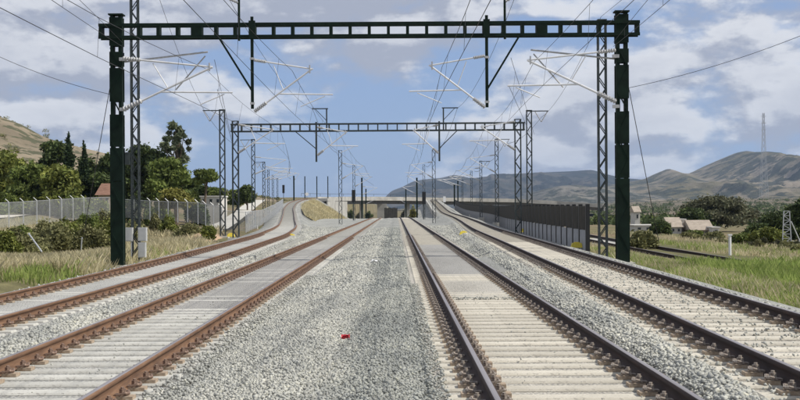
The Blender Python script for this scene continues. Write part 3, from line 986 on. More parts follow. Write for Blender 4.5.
for i, px in enumerate((305, 317, 328)):
    dark_mast(px, 405 + i * 15, 176.5, 4.8, 'solid dark mast standing on the flyover approach above the embankment, ' + ['first', 'second', 'third'][i] + ' past the crest', 0, None, .3)

def signal(px, Y, ytop, ybot, zb, label):
    X = at(px, 208, Y).x - .02
    t = thing('railway_signal', label, 'signal', (X, Y - .8, zb), 'railway signals')
    za, zc = at(px, ybot, Y).z - zb, at(px, ytop, Y).z - zb
    MB().tube([(0, 0, 0), (0, 0, zc)], .07, 8).build('post', M['mast_steel'], t)
    hd = MB().box(-.3, .3, -.22, -.07, za, zc).build('signal_head', M['signal_black'], t)
    n = 3
    for i in range(n):
        zz = za + (zc - za) * (i + .5) / n
        MB().tube([(0, -.22, zz), (0, -.42, zz)], .13, 8).build('lamp_hood', M['signal_black'], hd)
    MB().box(-.25, .25, .0, .5, za - .1, za - .05).build('platform', M['mast_steel'], t)
signal(354, 203, 190, 202, -.4, 'black railway signal on a post by the flyover abutment')
signal(424, 203, 192, 204, -.4, 'black railway signal on a post before the pale retaining wall')
signal(284, 322, 185, 193, 3.2, 'black railway signal at the crest of the ramp')

# ------------------------------------------------------------------ overhead wires
def wire_run(name, label, pts_fn, spans, r=.009, cat='wire', group='overhead wires', seg=10):
    """contact wire, messenger wire and droppers of one track"""
    t = thing(name, label, cat, (0, spans[0], 0), group)
    off = Vector((0, -spans[0], 0))
    cw, mw = [], []
    for a, b in zip(spans[:-1], spans[1:]):
        drp = []
        for i in range(seg):
            f = i / seg
            Y = a + (b - a) * f
            c, m_ = pts_fn(Y, f)
            cw.append(c + off); mw.append(m_ + off)
            if i in (1, 3, 5, 7, 9) and Y < 130 and Y > 8:
                drp.append((c + off, m_ + off))
        for c, m_ in drp:
            MB().tube([c, m_], r * .5, 4).build('dropper', M['wire'], t)
    c, m_ = pts_fn(spans[-1], 1.0)
    cw.append(c + off); mw.append(m_ + off)
    rad = [max(r, .00010 * (p.y - off.y)) for p in cw]
    MB().tube(cw, rad, 4).build('contact_wire', M['wire'], t)
    MB().tube(mw, rad, 4).build('messenger_wire', M['wire'], t)
def follow(tr, xo=0.0):
    def f(Y, fr):
        p = tr.pt(Y)
        sag = 4 * fr * (1 - fr)
        st = .2 * math.cos(Y * .06)
        return p + Vector((xo + st, 0, 5.5)), p + Vector((xo, 0, 6.88 - .5 * sag))
    return f
wire_run('overhead_wire', 'overhead contact line above the rusty straight track', follow(L1), [-6, 46, 84, 151, 203])
wire_run('overhead_wire', 'overhead contact line above the cream-sleepered straight track', follow(R1), [-6, 46, 84, 151, 203])
wire_run('overhead_wire', 'overhead contact line above the ramp track by the grass verge', follow(L2, .2), [-6, 46, 84, 138, 185, 232])
wire_run('overhead_wire', 'overhead contact line above the track along the noise barrier', follow(R2, -.2), [-6, 46, 84, 138, 188, 236])
def anchor_run(X0, X1, z1):
    def f(Y, fr):
        t = max(0, min(1, (Y + 6) / 52))
        x = X0 + (X1 - X0) * t ** 1.6
        return Vector((x, Y, 5.6 + (z1 - 5.6) * t ** 2)), Vector((x, Y, 6.6 + (z1 + .15 - 6.6) * t ** 2))
    return f
wire_run('anchored_wire', 'overhead wires slanting out to the green post beside the cabinets', anchor_run(-5.6, -10.1, 7.7), [-6, 46])
wire_run('anchored_wire', 'overhead wires slanting out to the green post by the concrete footing', anchor_run(4.6, 8.1, 7.6), [-6, 46])
wire_run('crossing_wire', 'pair of overhead wires crossing over toward the lattice portal leg by the barrier', lambda Y, fr: (Vector((4.2 + (Y - 46) * .13, Y, 6.2 + (Y - 46) * .01)), Vector((4.3 + (Y - 46) * .13, Y, 7.2 - (Y - 46) * .002))), [46, 93])
wire_run('crossing_wire', 'pair of overhead wires crossing over toward the lattice portal leg by sandy bank', lambda Y, fr: (Vector((-6.6 - (Y - 46) * .12, Y, 6.1 + (Y - 46) * .01)), Vector((-6.7 - (Y - 46) * .12, Y, 7.2 - (Y - 46) * .002))), [46, 93])

def cable(name, label, pts, r=.009, cat='cable', sag=0.0, group='feeder cables'):
    t = Vector(pts[0])
    out = []
    for a, b in zip(pts[:-1], pts[1:]):
        a, b = Vector(a), Vector(b)
        for i in range(12):
            f = i / 12
            out.append(a.lerp(b, f) - Vector((0, 0, sag * 4 * f * (1 - f))) - t)
    out.append(Vector(pts[-1]) - t)
    o = MB().tube(out, [max(r, .00014 * (p.y + t.y)) for p in out], 4).build(name, M['wire'])
    o.location = t
    return tag(o, label, cat, group)
cable('feeder_cable', 'long sagging cable running from the green post over the dry fields', [at(628, 88, 46.3), at(800, 36, 44), at(1100, -90, 40)], sag=.15)
cable('feeder_cable', 'thin sagging cable running from the green post toward the scrubby hill', [at(113, 95, 46.3), at(0, 57, 46), at(-200, -25, 45)], sag=.12)
cable('guy_wire', 'taut guy wire slanting from the green post down to the bushy bank', [at(116, 54, 46.3), at(84, 232, 52)], .014)
cable('guy_wire', 'taut guy wire slanting from the green post down to the green verge', [at(628, 84, 46.3), at(659, 243, 52)], .014)
cable('feeder_wire', 'feeder wire over the rusty straight track, carried above the portal beams', [(-6.3, -5, 9.6), (-6.2, 46, 9.55), (-5.6, 84, 8.4), (-7.2, 151, 8.5), (-7.2, 203, 8.5)], sag=.7)
cable('feeder_wire', 'feeder wire over the barrier side, carried above the portal beams', [(4.6, -5, 9.6), (4.5, 46, 9.55), (4.2, 84, 8.4), (4.9, 151, 8.5), (4.9, 203, 8.5)], sag=.7)
cable('feeder_wire', 'feeder wire strung on the arms of the masts along the ramp', [(-9.8, -8, 11), (-9.7, 50.5, 10.6), (-13.9, 93, 8.4), (-16.8, 138, 8.6), (-20.4, 185, 8.4), (-24, 232, 8.6)], sag=.6)
cable('feeder_wire', 'feeder wire strung on the arms of the masts along the barrier', [(8.5, -8, 10.5), (8.4, 50.5, 9.4), (10.95, 93, 8.4), (12.1, 138, 8.8), (13.8, 188, 8.6), (15, 236, 8.6)], sag=.6)

# ------------------------------------------------------------------ noise barrier along the outer track
nb_t = thing('noise_barrier', 'noise barrier with dark slatted upper panels on grey lower slabs', 'barrier', (8.55, 55, -.5))
bo = Vector(nb_t.location)
Yb = [55.0]
while Yb[-1] < 330:
    Yb.append(Yb[-1] + 2.5)
def bar_pt(Y):
    p = R2.pt(Y, 2.9 + 1.2 * float(sm(100, 180, np.array(Y))))
    return p
post_me = MB().box(-.09, .09, -.08, .08, -.3, 2.30).mesh('barrier_post'); post_me.materials.append(M['signal_black'])
low_me = MB().box(-.06, .06, .17, 2.33, -.3, 1.13).mesh('lower_slab'); low_me.materials.append(M['barrier_grey'])
um = MB().box(-.03, .03, .10, 2.40, 1.14, 2.22)
for i in range(10):
    yy = .16 + i * .235
    um.box(-.075, -.032, yy, yy + .12, 1.15, 2.21)
um = um.mesh('upper_panel'); um.materials.append(M['barrier_dark'])
for i, Y in enumerate(Yb):
    p = bar_pt(Y)
    dz = p.z - .2
    hd = math.atan2(-(bar_pt(Y + 1).x - p.x), 1)
    base = Vector((p.x, p.y, dz - .5)) - bo
    place('barrier_post', post_me, None, nb_t, base, (0, 0, hd))
    if i < len(Yb) - 1:
        place('lower_slab', low_me, None, nb_t, base, (0, 0, hd))
        u = place('upper_panel', um, None, nb_t, base, (0, 0, hd))
        if i % 7 == 3:
            u.location.z += .03

# ------------------------------------------------------------------ flyover, abutment, retaining wall
fly = thing('flyover_viaduct', 'pale concrete railway flyover crossing above the central tracks on square piers', 'bridge', (-19, 432, -3))
fo = Vector(fly.location)
path = [Vector(p) for p in ((-25.8, 392, 4.95), (-24.6, 414, 5.15), (-19.5, 438, 5.3), (-11, 458, 5.45), (1, 475, 5.4), (14, 487, 5.2), (30, 499, 5.0), (48, 505, 4.6), (66, 505, 3.6), (84, 498, 2.2))]
def loft(prof2, pts, name, mat, parent):
    V, F = [], []
    n = len(prof2)
    for i, p in enumerate(pts):
        t = (pts[min(i + 1, len(pts) - 1)] - pts[max(i - 1, 0)]); t.z = 0; t.normalize()
        nrm = Vector((t.y, -t.x, 0))
        for o, z in prof2:
            V.append(p + nrm * o + Vector((0, 0, z)) - fo)
    for i in range(len(pts) - 1):
        for j in range(n):
            F.append((i * n + j, i * n + (j + 1) % n, (i + 1) * n + (j + 1) % n, (i + 1) * n + j))
    F += [tuple(range(n))[::-1], tuple((len(pts) - 1) * n + j for j in range(n))]
    return MB().add(V, F).build(name, mat, parent)
fine = []
for a, b in zip(path[:-1], path[1:]):
    for i in range(4):
        fine.append(a.lerp(b, i / 4))
fine.append(path[-1])
loft([(-4.2, -.1), (4.2, -.1), (4.2, -1.0), (-4.2, -1.0)], fine, 'deck_slab', M['concrete_pale'], fly)
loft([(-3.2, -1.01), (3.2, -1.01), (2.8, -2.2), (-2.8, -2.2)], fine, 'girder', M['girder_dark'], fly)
for o in (4.0, -4.2):
    loft([(o, -.09), (o + .2, -.09), (o + .2, .42), (o, .42)], fine[5:], 'parapet', M['concrete_pale'], fly)
def pier(x, y, ztop, w):
    q_ = Vector((x, y, 0)) - fo
    MB().box(q_.x - w / 2, q_.x + w / 2, q_.y - 1, q_.y + 1, -1.2, ztop - fo.z).build('pier', M['concrete_pale'], fly)
pier(-5.2, 462, 3.3, 3.6)
pier(4.3, 477, 3.2, 2.0)
pier(-12.6, 452, 3.3, 1.3); pier(11.5, 486, 3.0, 1.6)
pier(38, 503, 2.6, 2.4); pier(60, 505, 1.8, 2.4)
def slab(a, b, za, zb0, zb1, th, name):
    """upright wall from plan point a to b, level top za, bottoms zb0 and zb1"""
    a, b = Vector((*a, 0)), Vector((*b, 0))
    n_ = Vector((-(b - a).y, (b - a).x, 0)).normalized() * th
    V_ = [a + Vector((0, 0, zb0)), b + Vector((0, 0, zb1)), b + Vector((0, 0, za)), a + Vector((0, 0, za))]
    V_ += [v + n_ for v in V_]
    MB().add([v - fo for v in V_], [(0, 1, 2, 3), (5, 4, 7, 6), (1, 5, 6, 2), (4, 0, 3, 7), (3, 2, 6, 7), (4, 5, 1, 0)]).build(name, M['concrete_pale'], fly)
slab((-21.7, 393), (-20.3, 413.5), 4.9, -1, -2.5, .4, 'wing_wall')
slab((-20.25, 414), (-16.9, 430), 4.05, -2.5, -3.6, .4, 'wing_wall')
slab((-16.9, 430.2), (-25.5, 434), 3.0, -3.6, -3.6, .6, 'abutment')
rl = []
for i, p_ in enumerate(fine[:22]):
    t_ = (fine[i + 1] - fine[max(i - 1, 0)]); t_.z = 0; t_.normalize()
    rl.append(p_ + Vector((-t_.y, t_.x, 0)) * 4.1 + Vector((0, 0, 1.5)) - fo)
MB().tube(rl, .06, 5).build('railing', M['mast_steel'], fly)
for p_ in rl[::2]:
    MB().tube([p_ - Vector((0, 0, .8)), p_], .05, 5).build('railing_post', M['mast_steel'], fly)

rw = thing('retaining_wall', 'pale concrete retaining wall holding the ramp beside the straight track', 'wall', (8, 250, -.6))
V, F = [], []
Yr = np.arange(232, 440, 8.0)
ro = Vector(rw.location)
for i, Y in enumerate(Yr):
    p = R2.pt(Y, -2.6)
    zt_ = p.z + .25
    zb = float(R1.z(Y)) - .8
    for o, z in ((-.2, zb), (.2, zb), (.2, zt_), (-.2, zt_)):
        V.append(Vector((p.x + o, p.y, z)) - ro)
for i in range(len(Yr) - 1):
    mb = MB().add(V[i * 4:i * 4 + 8], [(0, 3, 2, 1), (4, 5, 6, 7), (0, 4, 7, 3), (1, 2, 6, 5), (3, 7, 6, 2), (0, 1, 5, 4)])
    mb.v = [tuple(Vector(v) * 1.0) for v in mb.v]
    mb.build('wall_panel', M['concrete_pale'], rw)

# dark panelled barrier under the flyover
db = thing('noise_barrier', 'dark panelled barrier standing under the flyover between the straight tracks', 'barrier', (-1.9, 440, -3.2))
for i in range(6):
    MB().box(-2.3 + i * .78, -2.3 + i * .78 + .70, -.1, .1, 0, 5.0 - .15 * (i % 2)).build('panel', M['barrier_dark'], db)
    MB().box(-2.3 + i * .78 + .70, -2.3 + (i + 1) * .78, -.16, .16, 0, 5.05).build('barrier_post', M['signal_black'], db)

# ------------------------------------------------------------------ hills and mountains
def ridge(name, prof_px, Y0, foot, mat, y_base_fn=None, seed=1, rough=.25, back=.8, nx_=220, nv=60, gully=1.0):
    """terrain ridge whose crest lies at depth Y0 and whose near foot lies at depth foot"""
    pts = [at(px, py, Y0) for px, py in prof_px]
    fx = interp([(p.x, p.z) for p in pts])
    xs_ = np.linspace(pts[0].x, pts[-1].x, nx_)
    V = []
    vv = np.concatenate([np.linspace(0, 1, nv), np.linspace(1, 1 + back, 14)[1:]])
    X, T = np.meshgrid(xs_, vv)
    Y = foot + (Y0 - foot) * T
    H = fx(X)
    L = Y0 - foot
    up = np.where(T <= 1, T ** 1.25, 1 - (T - 1) ** 1.3 / back ** 1.3 * .9)
    n1 = fbm(X / L * 3.2, T * 2.2, seed, 6)
    rg = 1 - np.abs(2 * fbm(X / L * 5.5 + T * .8, T * 2.6, seed + 40, 6) - 1)
    hf = 1 - np.abs(2 * fbm(X / L * 17 + T * 2.0, T * 9, seed + 80, 5) - 1)
    env = np.where(T <= 1, 4 * T * (1 - T), 0) ** 1.5
    Z = -3 + (H + 3) * (up + env * rough * ((n1 - .5) * 1.6 + (rg - .75) * gully + (hf - .7) * .45 * gully))
    XX = X * (Y / Y0) * .35 + X * .65
    P_ = np.stack([XX, Y, Z], -1)
    me = grid_mesh(name, P_)
    me.polygons.foreach_set('use_smooth', np.ones(len(me.polygons), bool))
    o = tag(place(name, me, M[mat]), kind='structure')
    return o
ridge('mountain', [(380, 214), (470, 206), (530, 200), (570, 192), (600, 187), (622, 183), (640, 180), (650, 177), (660, 172), (669, 169), (678, 172), (688, 173.5), (698, 170), (712, 163), (726, 157), (738, 152.5), (747, 151), (758, 154), (772, 159), (784, 161.5), (804, 162), (860, 158), (930, 165), (1010, 185)], 5200, 2300, 'mountain_rock', seed=5, rough=.6, nx_=320, nv=110)
ridge('far_hills', [(355, 210), (380, 202), (392, 191), (402, 187), (415, 181), (428, 179), (440, 178), (455, 175), (472, 178), (490, 176), (510, 174), (530, 173), (552, 172), (575, 171), (590, 170), (606, 174), (625, 178), (650, 180), (720, 184), (800, 190)], 6800, 4600, 'hill_cloud_shade', seed=21, rough=.6, nx_=240, nv=70)
ridge('pale_hills', [(470, 208), (490, 204), (510, 200), (528, 194), (545, 189), (560, 186), (575, 185), (590, 187), (606, 189), (630, 193), (660, 197), (720, 200), (800, 203)], 4000, 2900, 'hill_pale', seed=33, rough=.6, nx_=220, nv=60)
ridge('plain_rise', [(500, 210), (560, 206), (620, 203), (680, 200), (740, 199), (800, 198), (900, 199), (1050, 204)], 1900, 420, 'plain_fields', seed=60, rough=.3)
ridge('dry_hill', [(-420, 60), (-260, 66), (-140, 84), (-60, 102), (0, 117), (20, 124), (45, 137), (75, 146), (100, 152), (128, 160), (160, 174), (195, 186), (230, 192), (262, 197), (285, 201), (300, 205)], 480, 230, 'hill_dry', seed=14, rough=.18, nx_=260, nv=90)

# ------------------------------------------------------------------ vegetation
def crown_mesh(name, clumps, n, leaf, mat, elong=1.0, seed=0, up_bias=0.0):
    """clumps: (centre, radii); thousands of small leaf faces spread through the clump volumes"""
    r = np.random.default_rng(seed)
    C = np.array([c[0] for c in clumps]); R = np.array([c[1] for c in clumps])
    w = R[:, 0] * R[:, 1] * R[:, 2]; w = w ** .75; w /= w.sum()
    ci = r.choice(len(clumps), n, p=w)
    d = r.normal(size=(n, 3)); d /= np.linalg.norm(d, axis=1)[:, None]
    rad = r.random(n) ** .42 * (1 + r.normal(0, .20, n))
    pos = C[ci] + d * R[ci] * rad[:, None]
    a = r.normal(size=(n, 3)); a[:, 2] += up_bias; a /= np.linalg.norm(a, axis=1)[:, None]
    b = np.cross(a, r.normal(size=(n, 3))); b /= np.linalg.norm(b, axis=1)[:, None]
    s = leaf * r.uniform(.6, 1.4, n)[:, None]
    V = np.stack([pos - a * s * elong, pos + b * s * .45, pos + a * s * elong, pos - b * s * .45], 1).reshape(-1, 3)
    F = np.arange(4 * n).reshape(n, 4)
    me = np_mesh(name, V, F)
    me.materials.append(mat)
    return me

def tree(name, label, px, ytop, ybase, Y, wpx, mat, n, kind='round', leaf=.27, group=None, seed=0, zb=None, cat='tree'):
    r = random.Random(seed * 7 + int(px))
    b = at(px, ybase, Y)
    z0 = gz(b.x, Y) if zb is None else zb
    H = at(px, ytop, Y).z - z0
    Wd = wpx * Y / FPX * (1.22 if kind == 'round' else 1.0)
    n = int(n * .88)
    t = thing(name, label, cat, (b.x, Y, z0), group)
    cb = max(at(px, ybase, Y).z - z0, 0.0)       # height where the crown starts
    ch = H - cb
    clumps = []
    if kind == 'cypress':
        for i in range(12):
            f = i / 11
            rr = Wd / 2 * (1 - f ** 1.6) * (.65 + .35 * min(1, f * 5)) + .12
            clumps.append(((r.uniform(-.12, .12) * Wd, r.uniform(-.12, .12) * Wd, cb + ch * f * .96), (rr, rr, ch / 11)))
    elif kind == 'sparse':
        for i in range(34):
            f = r.random()
            an = r.random() * 6.28
            rad = Wd / 2 * (.35 + .5 * math.sin(min(1, f * 1.1) * 3.0)) * r.uniform(.3, 1)
            q_ = r.uniform(.06, .14) * Wd
            clumps.append(((math.cos(an) * rad, math.sin(an) * rad, cb + ch * f), (q_, q_, q_ * .8)))
    elif kind == 'umbrella':
        for i in range(14):
            an = r.random() * 6.28; rad = Wd / 2 * r.random() ** .5 * .8
            q_ = r.uniform(.16, .26) * Wd
            clumps.append(((math.cos(an) * rad, math.sin(an) * rad, cb + ch * r.uniform(.3, .72)), (q_, q_, min(q_ * .7, ch * .32))))
    else:
        for i in range(38):
            f = r.random() ** .9
            an = r.random() * 6.28
            rad = Wd / 2 * math.sqrt(max(.05, 1 - (2 * f - .85) ** 2 / 1.5)) * r.uniform(.2, .8)
            q_ = r.uniform(.09, .21) * Wd
            clumps.append(((math.cos(an) * rad, math.sin(an) * rad, cb + ch * (.06 + f * .82)), (q_, q_, min(q_ * .8, ch * .16))))
    place('crown', crown_mesh('crown', clumps, n, leaf, M[mat], 1.0 if kind != 'sparse' else 1.4, seed + 1), None, t)
    mb = MB()
    tr_ = max(.08, H * .022)
    top = cb + ch * (.85 if kind != 'round' else .6)
    pts = [(0, 0, -.2), (r.uniform(-.15, .15), 0, cb * .5 + .2), (r.uniform(-.3, .3), r.uniform(-.2, .2), cb + ch * .3), (r.uniform(-.4, .4), 0, top)]
    mb.tube(pts, [tr_ * 1.3, tr_, tr_ * .75, tr_ * .25], 7)
    for c, R_ in (clumps[:: 3] if kind != 'cypress' else []):
        st = Vector(pts[2]).lerp(Vector(pts[1]), r.random() * .7)
        mid = st.lerp(Vector(c), .5) + Vector((0, 0, -.1 * Wd * r.random()))
        mb.tube([st, mid, c], [tr_ * .5, tr_ * .33, tr_ * .12], 5, False)
    mb.build('trunk', M['bark'], t)
    return t
gp = 'trees behind the chain-link fence'
tree('pine_tree', 'broad light green pine at the dry hill end of the wood', 6, 150, 216, 140, 54, 'leaf_light', 14000, seed=1, group=gp)
tree('pine_tree', 'light green rounded pine between the broad pine and the cypresses', 34, 162, 216, 132, 42, 'leaf_pine', 12000, seed=2, group=gp)
tree('pine_tree', 'low bright green pine in front of the tall cypress', 62, 167, 214, 130, 44, 'leaf_light', 13000, seed=3, group=gp)
tree('pine_tree', 'dark pine beside the tall cypress, against the dry hill', 54, 138, 190, 150, 28, 'leaf_dark', 9000, seed=4, group=gp)
tree('cypress_tree', 'tall narrow dark cypress rising above the pines', 69, 134, 198, 145, 15, 'leaf_cypress', 8000, 'cypress', .18, gp, 5)
tree('cypress_tree', 'slim short cypress with pointed tip beside the guy wire', 84.5, 143, 198, 148, 10, 'leaf_cypress', 6000, 'cypress', .16, gp, 6)
tree('pine_tree', 'dark green pine just beside the green post, above a tiled roof', 101, 151, 200, 150, 44, 'leaf_dark', 12000, seed=7, group=gp)
tree('pine_tree', 'tall dark pine behind the lattice mast with cabinets', 146, 143, 204, 150, 50, 'leaf_dark', 13000, seed=8, group=gp)
tree('pine_tree', 'spreading dark pine under the eucalyptus', 170, 160, 204, 142, 44, 'leaf_pine', 12000, seed=9, group=gp)
tree('eucalyptus_tree', 'tall airy eucalyptus with gaps in its crown', 176, 125, 168, 148, 34, 'leaf_eucalyptus', 4200, 'sparse', .23, gp, 10)
tree('pine_tree', 'dark umbrella-shaped pine at the end of the wood', 205, 166, 188, 138, 24, 'leaf_pine', 7000, 'umbrella', .2, gp, 11)
tree('shrub', 'bright yellow-green shrub behind the fence near the lattice mast', 175, 189, 208, 122, 32, 'leaf_yellow', 7000, seed=12, cat='shrub', leaf=.17)
tree('pine_tree', 'small dark round tree behind the concrete path', 247, 185, 203, 170, 15, 'leaf_dark', 6500, seed=13, group=gp)
tree('pine_tree', 'low green tree beside the small dark round tree', 236, 190, 204, 172, 17, 'leaf_pine', 5000, seed=14, group=gp)
for i, (px, yt, yb, w_) in enumerate(((215, 188, 200, 26), (192, 180, 202, 30), (130, 166, 203, 40), (90, 168, 204, 34))):
    tree('pine_tree', 'low green tree filling the gap in the wood, ' + ['below the umbrella-shaped pine', 'right of the yellow shrub'.replace('right of', 'past'), 'behind the green post', 'below the slim cypress'][i], px, yt, yb, 160, w_, ['leaf_pine', 'leaf_dark', 'leaf_pine', 'leaf_dark'][i], 6500, seed=20 + i, group=gp)

def bush(name, label, px, ytop, ybase, Y, wpx, mat, n, leaf=.12, group=None, seed=0):
    r = random.Random(seed + 99)
    p = at(px, ybase, Y)
    z0 = gz(p.x, Y)
    H = max(at(px, ytop, Y).z - z0, .3)
    Wd = wpx * Y / FPX
    t = thing(name, label, 'bush', (p.x, Y, z0), group)
    n = int(n * .75)
    cl = []
    for i in range(11):
        x = r.uniform(-.42, .42) * Wd
        hh = H * (1 - (2 * x / Wd) ** 2 * .7)
        q_ = r.uniform(.14, .24) * Wd
        cl.append(((x, r.uniform(-.25, .25) * Wd, hh * r.uniform(.3, .75)), (q_, q_, hh * .3)))
    place('foliage', crown_mesh('foliage', cl, n, leaf, M[mat], 1.0, seed), None, t)
    mb = MB()
    for c, R_ in cl[::2]:
        mb.tube([(c[0] * .2, 0, -.1), (c[0] * .6, c[1] * .5, c[2] * .6), c], [.04, .03, .01], 5, False)
    mb.build('stem', M['bark'], t)
    return t
for i, (px, w_, yt, mt) in enumerate(((2, 34, 192, 'leaf_pine'), (28, 34, 194, 'leaf_light'), (50, 30, 191, 'leaf_dark'), (76, 32, 192, 'leaf_pine'), (98, 26, 196, 'leaf_light'), (140, 30, 192, 'leaf_dark'), (158, 28, 194, 'leaf_pine'), (196, 26, 196, 'leaf_dark'))):
    bush('undergrowth', 'leafy undergrowth bush behind the chain-link fence, ' + ['below the broad light pine', 'below the rounded light pine', 'below the dark pine', 'below the slim cypress', 'before the tiled cottage', 'behind the cabinet mast', 'below the spreading pine', 'past the yellow shrub'][i], px, yt, 219, 127 + (i % 3) * 2, w_, mt, 6500, .17, 'undergrowth behind the fence', 200 + i)
gb = 'bushes on the bank before the fence'
for i, (px, yt, yb, Y, w_, mt) in enumerate(((24, 225, 244, 66, 48, 'leaf_scrub'), (52, 221, 248, 68, 44, 'leaf_scrub'), (72, 219, 249, 70, 44, 'leaf_light'), (92, 221, 250, 69, 42, 'leaf_scrub'), (106, 212, 240, 76, 30, 'leaf_light'), (6, 229, 250, 64, 30, 'leaf_light'))):
    bush('bush', 'scrubby green bush on the bank, ' + ['above the leaning pipe', 'first past the leaning pipe', 'second past the leaning pipe', 'before the fence bend', 'close to the green post', 'at the dry grass end'][i], px, yt, yb, Y, w_, mt, 6500, .10, gb, 40 + i)
for i, (px, yt, Y, w_, mt) in enumerate(((20, 224, 82, 26, 'leaf_pine'), (44, 219, 90, 30, 'leaf_scrub'), (66, 215, 96, 30, 'leaf_light'), (88, 212, 98, 26, 'leaf_pine'), (104, 209, 102, 24, 'leaf_scrub'), (134, 218, 92, 22, 'leaf_scrub'), (208, 224, 84, 18, 'leaf_light'))):
    bush('bush', 'low green shrub close under the chain-link fence, ' + ['by the pale dirt path', 'above the leaning pipe bushes', 'below the bright pine', 'below the slim cypress', 'below the tiled cottage', 'behind the cabinet mast', 'before the sandy bank'][i], px, yt, 236, Y, w_, mt, 3800, .11, 'shrubs under the fence', 240 + i)
for i, (px, yt, yb, Y, w_, mt) in enumerate(((192, 222, 237, 90, 32, 'leaf_scrub'), (168, 216, 226, 100, 18, 'leaf_light'), (155, 214, 224, 104, 12, 'leaf_scrub'))):
    bush('bush', 'low rounded bush ' + ['beside the sandy patch near the lattice mast', 'against the fence behind the cabinets', 'small and close to the fence mesh by the mast'][i], px, yt, yb, Y, w_, mt, 4500, .11, None, 60 + i)
bush('shrub', 'pale yellowish shrub beside the solid mast before the flyover', 413.5, 205, 217, 330, 10, 'leaf_yellow', 1500, .3, None, 71)
# field side
for i, (px, yt, Y, w_, mt) in enumerate(((350, 208, 480, 8, 'leaf_dark'), (360, 210, 500, 9, 'leaf_olive'), (369, 208, 490, 8, 'leaf_dark'), (404, 209, 520, 7, 'leaf_olive'))):
    bush('bush', 'dark scrub bush seen through the flyover opening, ' + ['by the abutment', 'in the middle of the open span', 'by the wide pier', 'past the dark panelled barrier'][i], px, yt, 218, Y, w_, mt, 1600, .3, None, 260 + i)
tree('broad_tree', 'large spreading olive-brown tree beside the beige farm building', 716, 196, 229, 190, 66, 'leaf_olive', 16000, seed=31)
tree('broad_tree', 'dark lower tree growing into the large spreading tree', 692, 208, 232, 186, 32, 'leaf_dark', 8000, seed=32)
tree('dark_tree', 'dark round tree in front of the white farm house', 661, 221, 238, 140, 20, 'leaf_dark', 6500, seed=33, leaf=.17)
tree('dark_tree', 'dark green tree standing beside the pale lattice pole', 776, 213, 246, 120, 44, 'leaf_dark', 12000, seed=34, leaf=.17)
tree('dark_tree', 'dark drooping tree rising beside the pale lattice pole at its guy', 803, 197, 250, 100, 36, 'leaf_dark', 11000, 'round', .2, None, 35)
bush('bush', 'bright green bush below the dark tree by the lattice pole', 768, 226, 252, 95, 40, 'leaf_light', 6500, .13, None, 36)
bush('bush', 'green bush at the field edge near the white marker post', 742, 232, 250, 98, 24, 'leaf_pine', 5000, .12, None, 37)
bush('bush', 'pale yellow-green bush beside the green post and white houses', 642, 227, 252, 70, 26, 'leaf_scrub', 5500, .11, None, 38)
bush('bush', 'rounded scrub bush between the white house and beige building', 694, 229, 242, 120, 20, 'leaf_pine', 3500, .13, None, 43)
bush('bush', 'scrub bush partly hiding the end of the beige building', 714, 230, 243, 122, 18, 'leaf_scrub', 3500, .13, None, 44)
bush('bush', 'tall dark bush filling the gap before the lattice pole', 758, 222, 250, 105, 34, 'leaf_dark', 6500, .15, None, 45)
bush('bush', 'low olive bush in front of the beige wall', 690, 232, 244, 110, 22, 'leaf_scrub', 3500, .12, None, 39)
bush('bush', 'low dry bush at the foot of the lattice pole', 792, 244, 262, 80, 30, 'leaf_scrub', 4500, .11, None, 41)
for i in range(11):
    px = 705 + i * 9 + random.uniform(-4, 4)
    bush('bush', f'small dry bush in the pinkish field, one of a scattered row', px, 240 + random.uniform(-3, 3), 250, 92 + random.uniform(-8, 20), random.uniform(8, 16), random.choice(['leaf_scrub', 'leaf_olive']), 1200, .10, 'scattered dry field bushes', 80 + i)
for i in range(24):
    px = 600 + i * 9 + random.uniform(-5, 5)
    Y = random.uniform(260, 520)
    p = at(px, 215, Y)
    bush('bush', 'tiny dark tree scattered over the distant fields', px, 208 + 3000 / Y * .4 + random.uniform(0, 3), 222, Y, random.uniform(5, 11), random.choice(['leaf_dark', 'leaf_olive', 'leaf_pine']), 700, .35, 'scattered trees of the distant fields', 120 + i)

# grasses
def blades(name, label, n, fn, h0, h1, mat, wid=.014, clump=3):
    x, y, hs = fn(n)
    z = ground_z(x, y) if not callable(hs) else hs(x, y)
    n = len(x)
    h = rng.uniform(h0, h1, n)
    an = rng.random(n) * 6.283
    ln = rng.normal(0, .28, n) * h
    ln2 = rng.normal(0, .28, n) * h
    w_ = wid * rng.uniform(.6, 1.5, n)
    a = np.stack([x - np.cos(an) * w_, y - np.sin(an) * w_, z - .02], -1)
    b = np.stack([x + np.cos(an) * w_, y + np.sin(an) * w_, z - .02], -1)
    c = np.stack([x + ln * .4 + np.cos(an) * w_ * .7, y + ln2 * .4 + np.sin(an) * w_ * .7, z + h * .6], -1)
    d = np.stack([x + ln * .4 - np.cos(an) * w_ * .7, y + ln2 * .4 - np.sin(an) * w_ * .7, z + h * .6], -1)
    e = np.stack([x + ln, y + ln2, z + h], -1)
    V = np.stack([a, b, c, e], 1).reshape(-1, 3)
    base = (np.arange(n) * 4)[:, None]
    F = np.concatenate([base + np.array([[0, 1, 2]]), base + np.array([[0, 2, 3]])])
    return tag(place(name, np_mesh(name, V, F), M[mat]), label, 'grass', kind='stuff')
def patch(y0, y1, xl, xr, thr, seed, sc=.35):
    def f(n):
        y = y0 + (y1 - y0) * rng.random(n) ** 1.3
        a, b = xl(y), xr(y)
        x = a + (b - a) * rng.random(n)
        ok = fbm(x * sc, y * sc * .6, seed) > thr
        return x[ok], y[ok], None
    return f
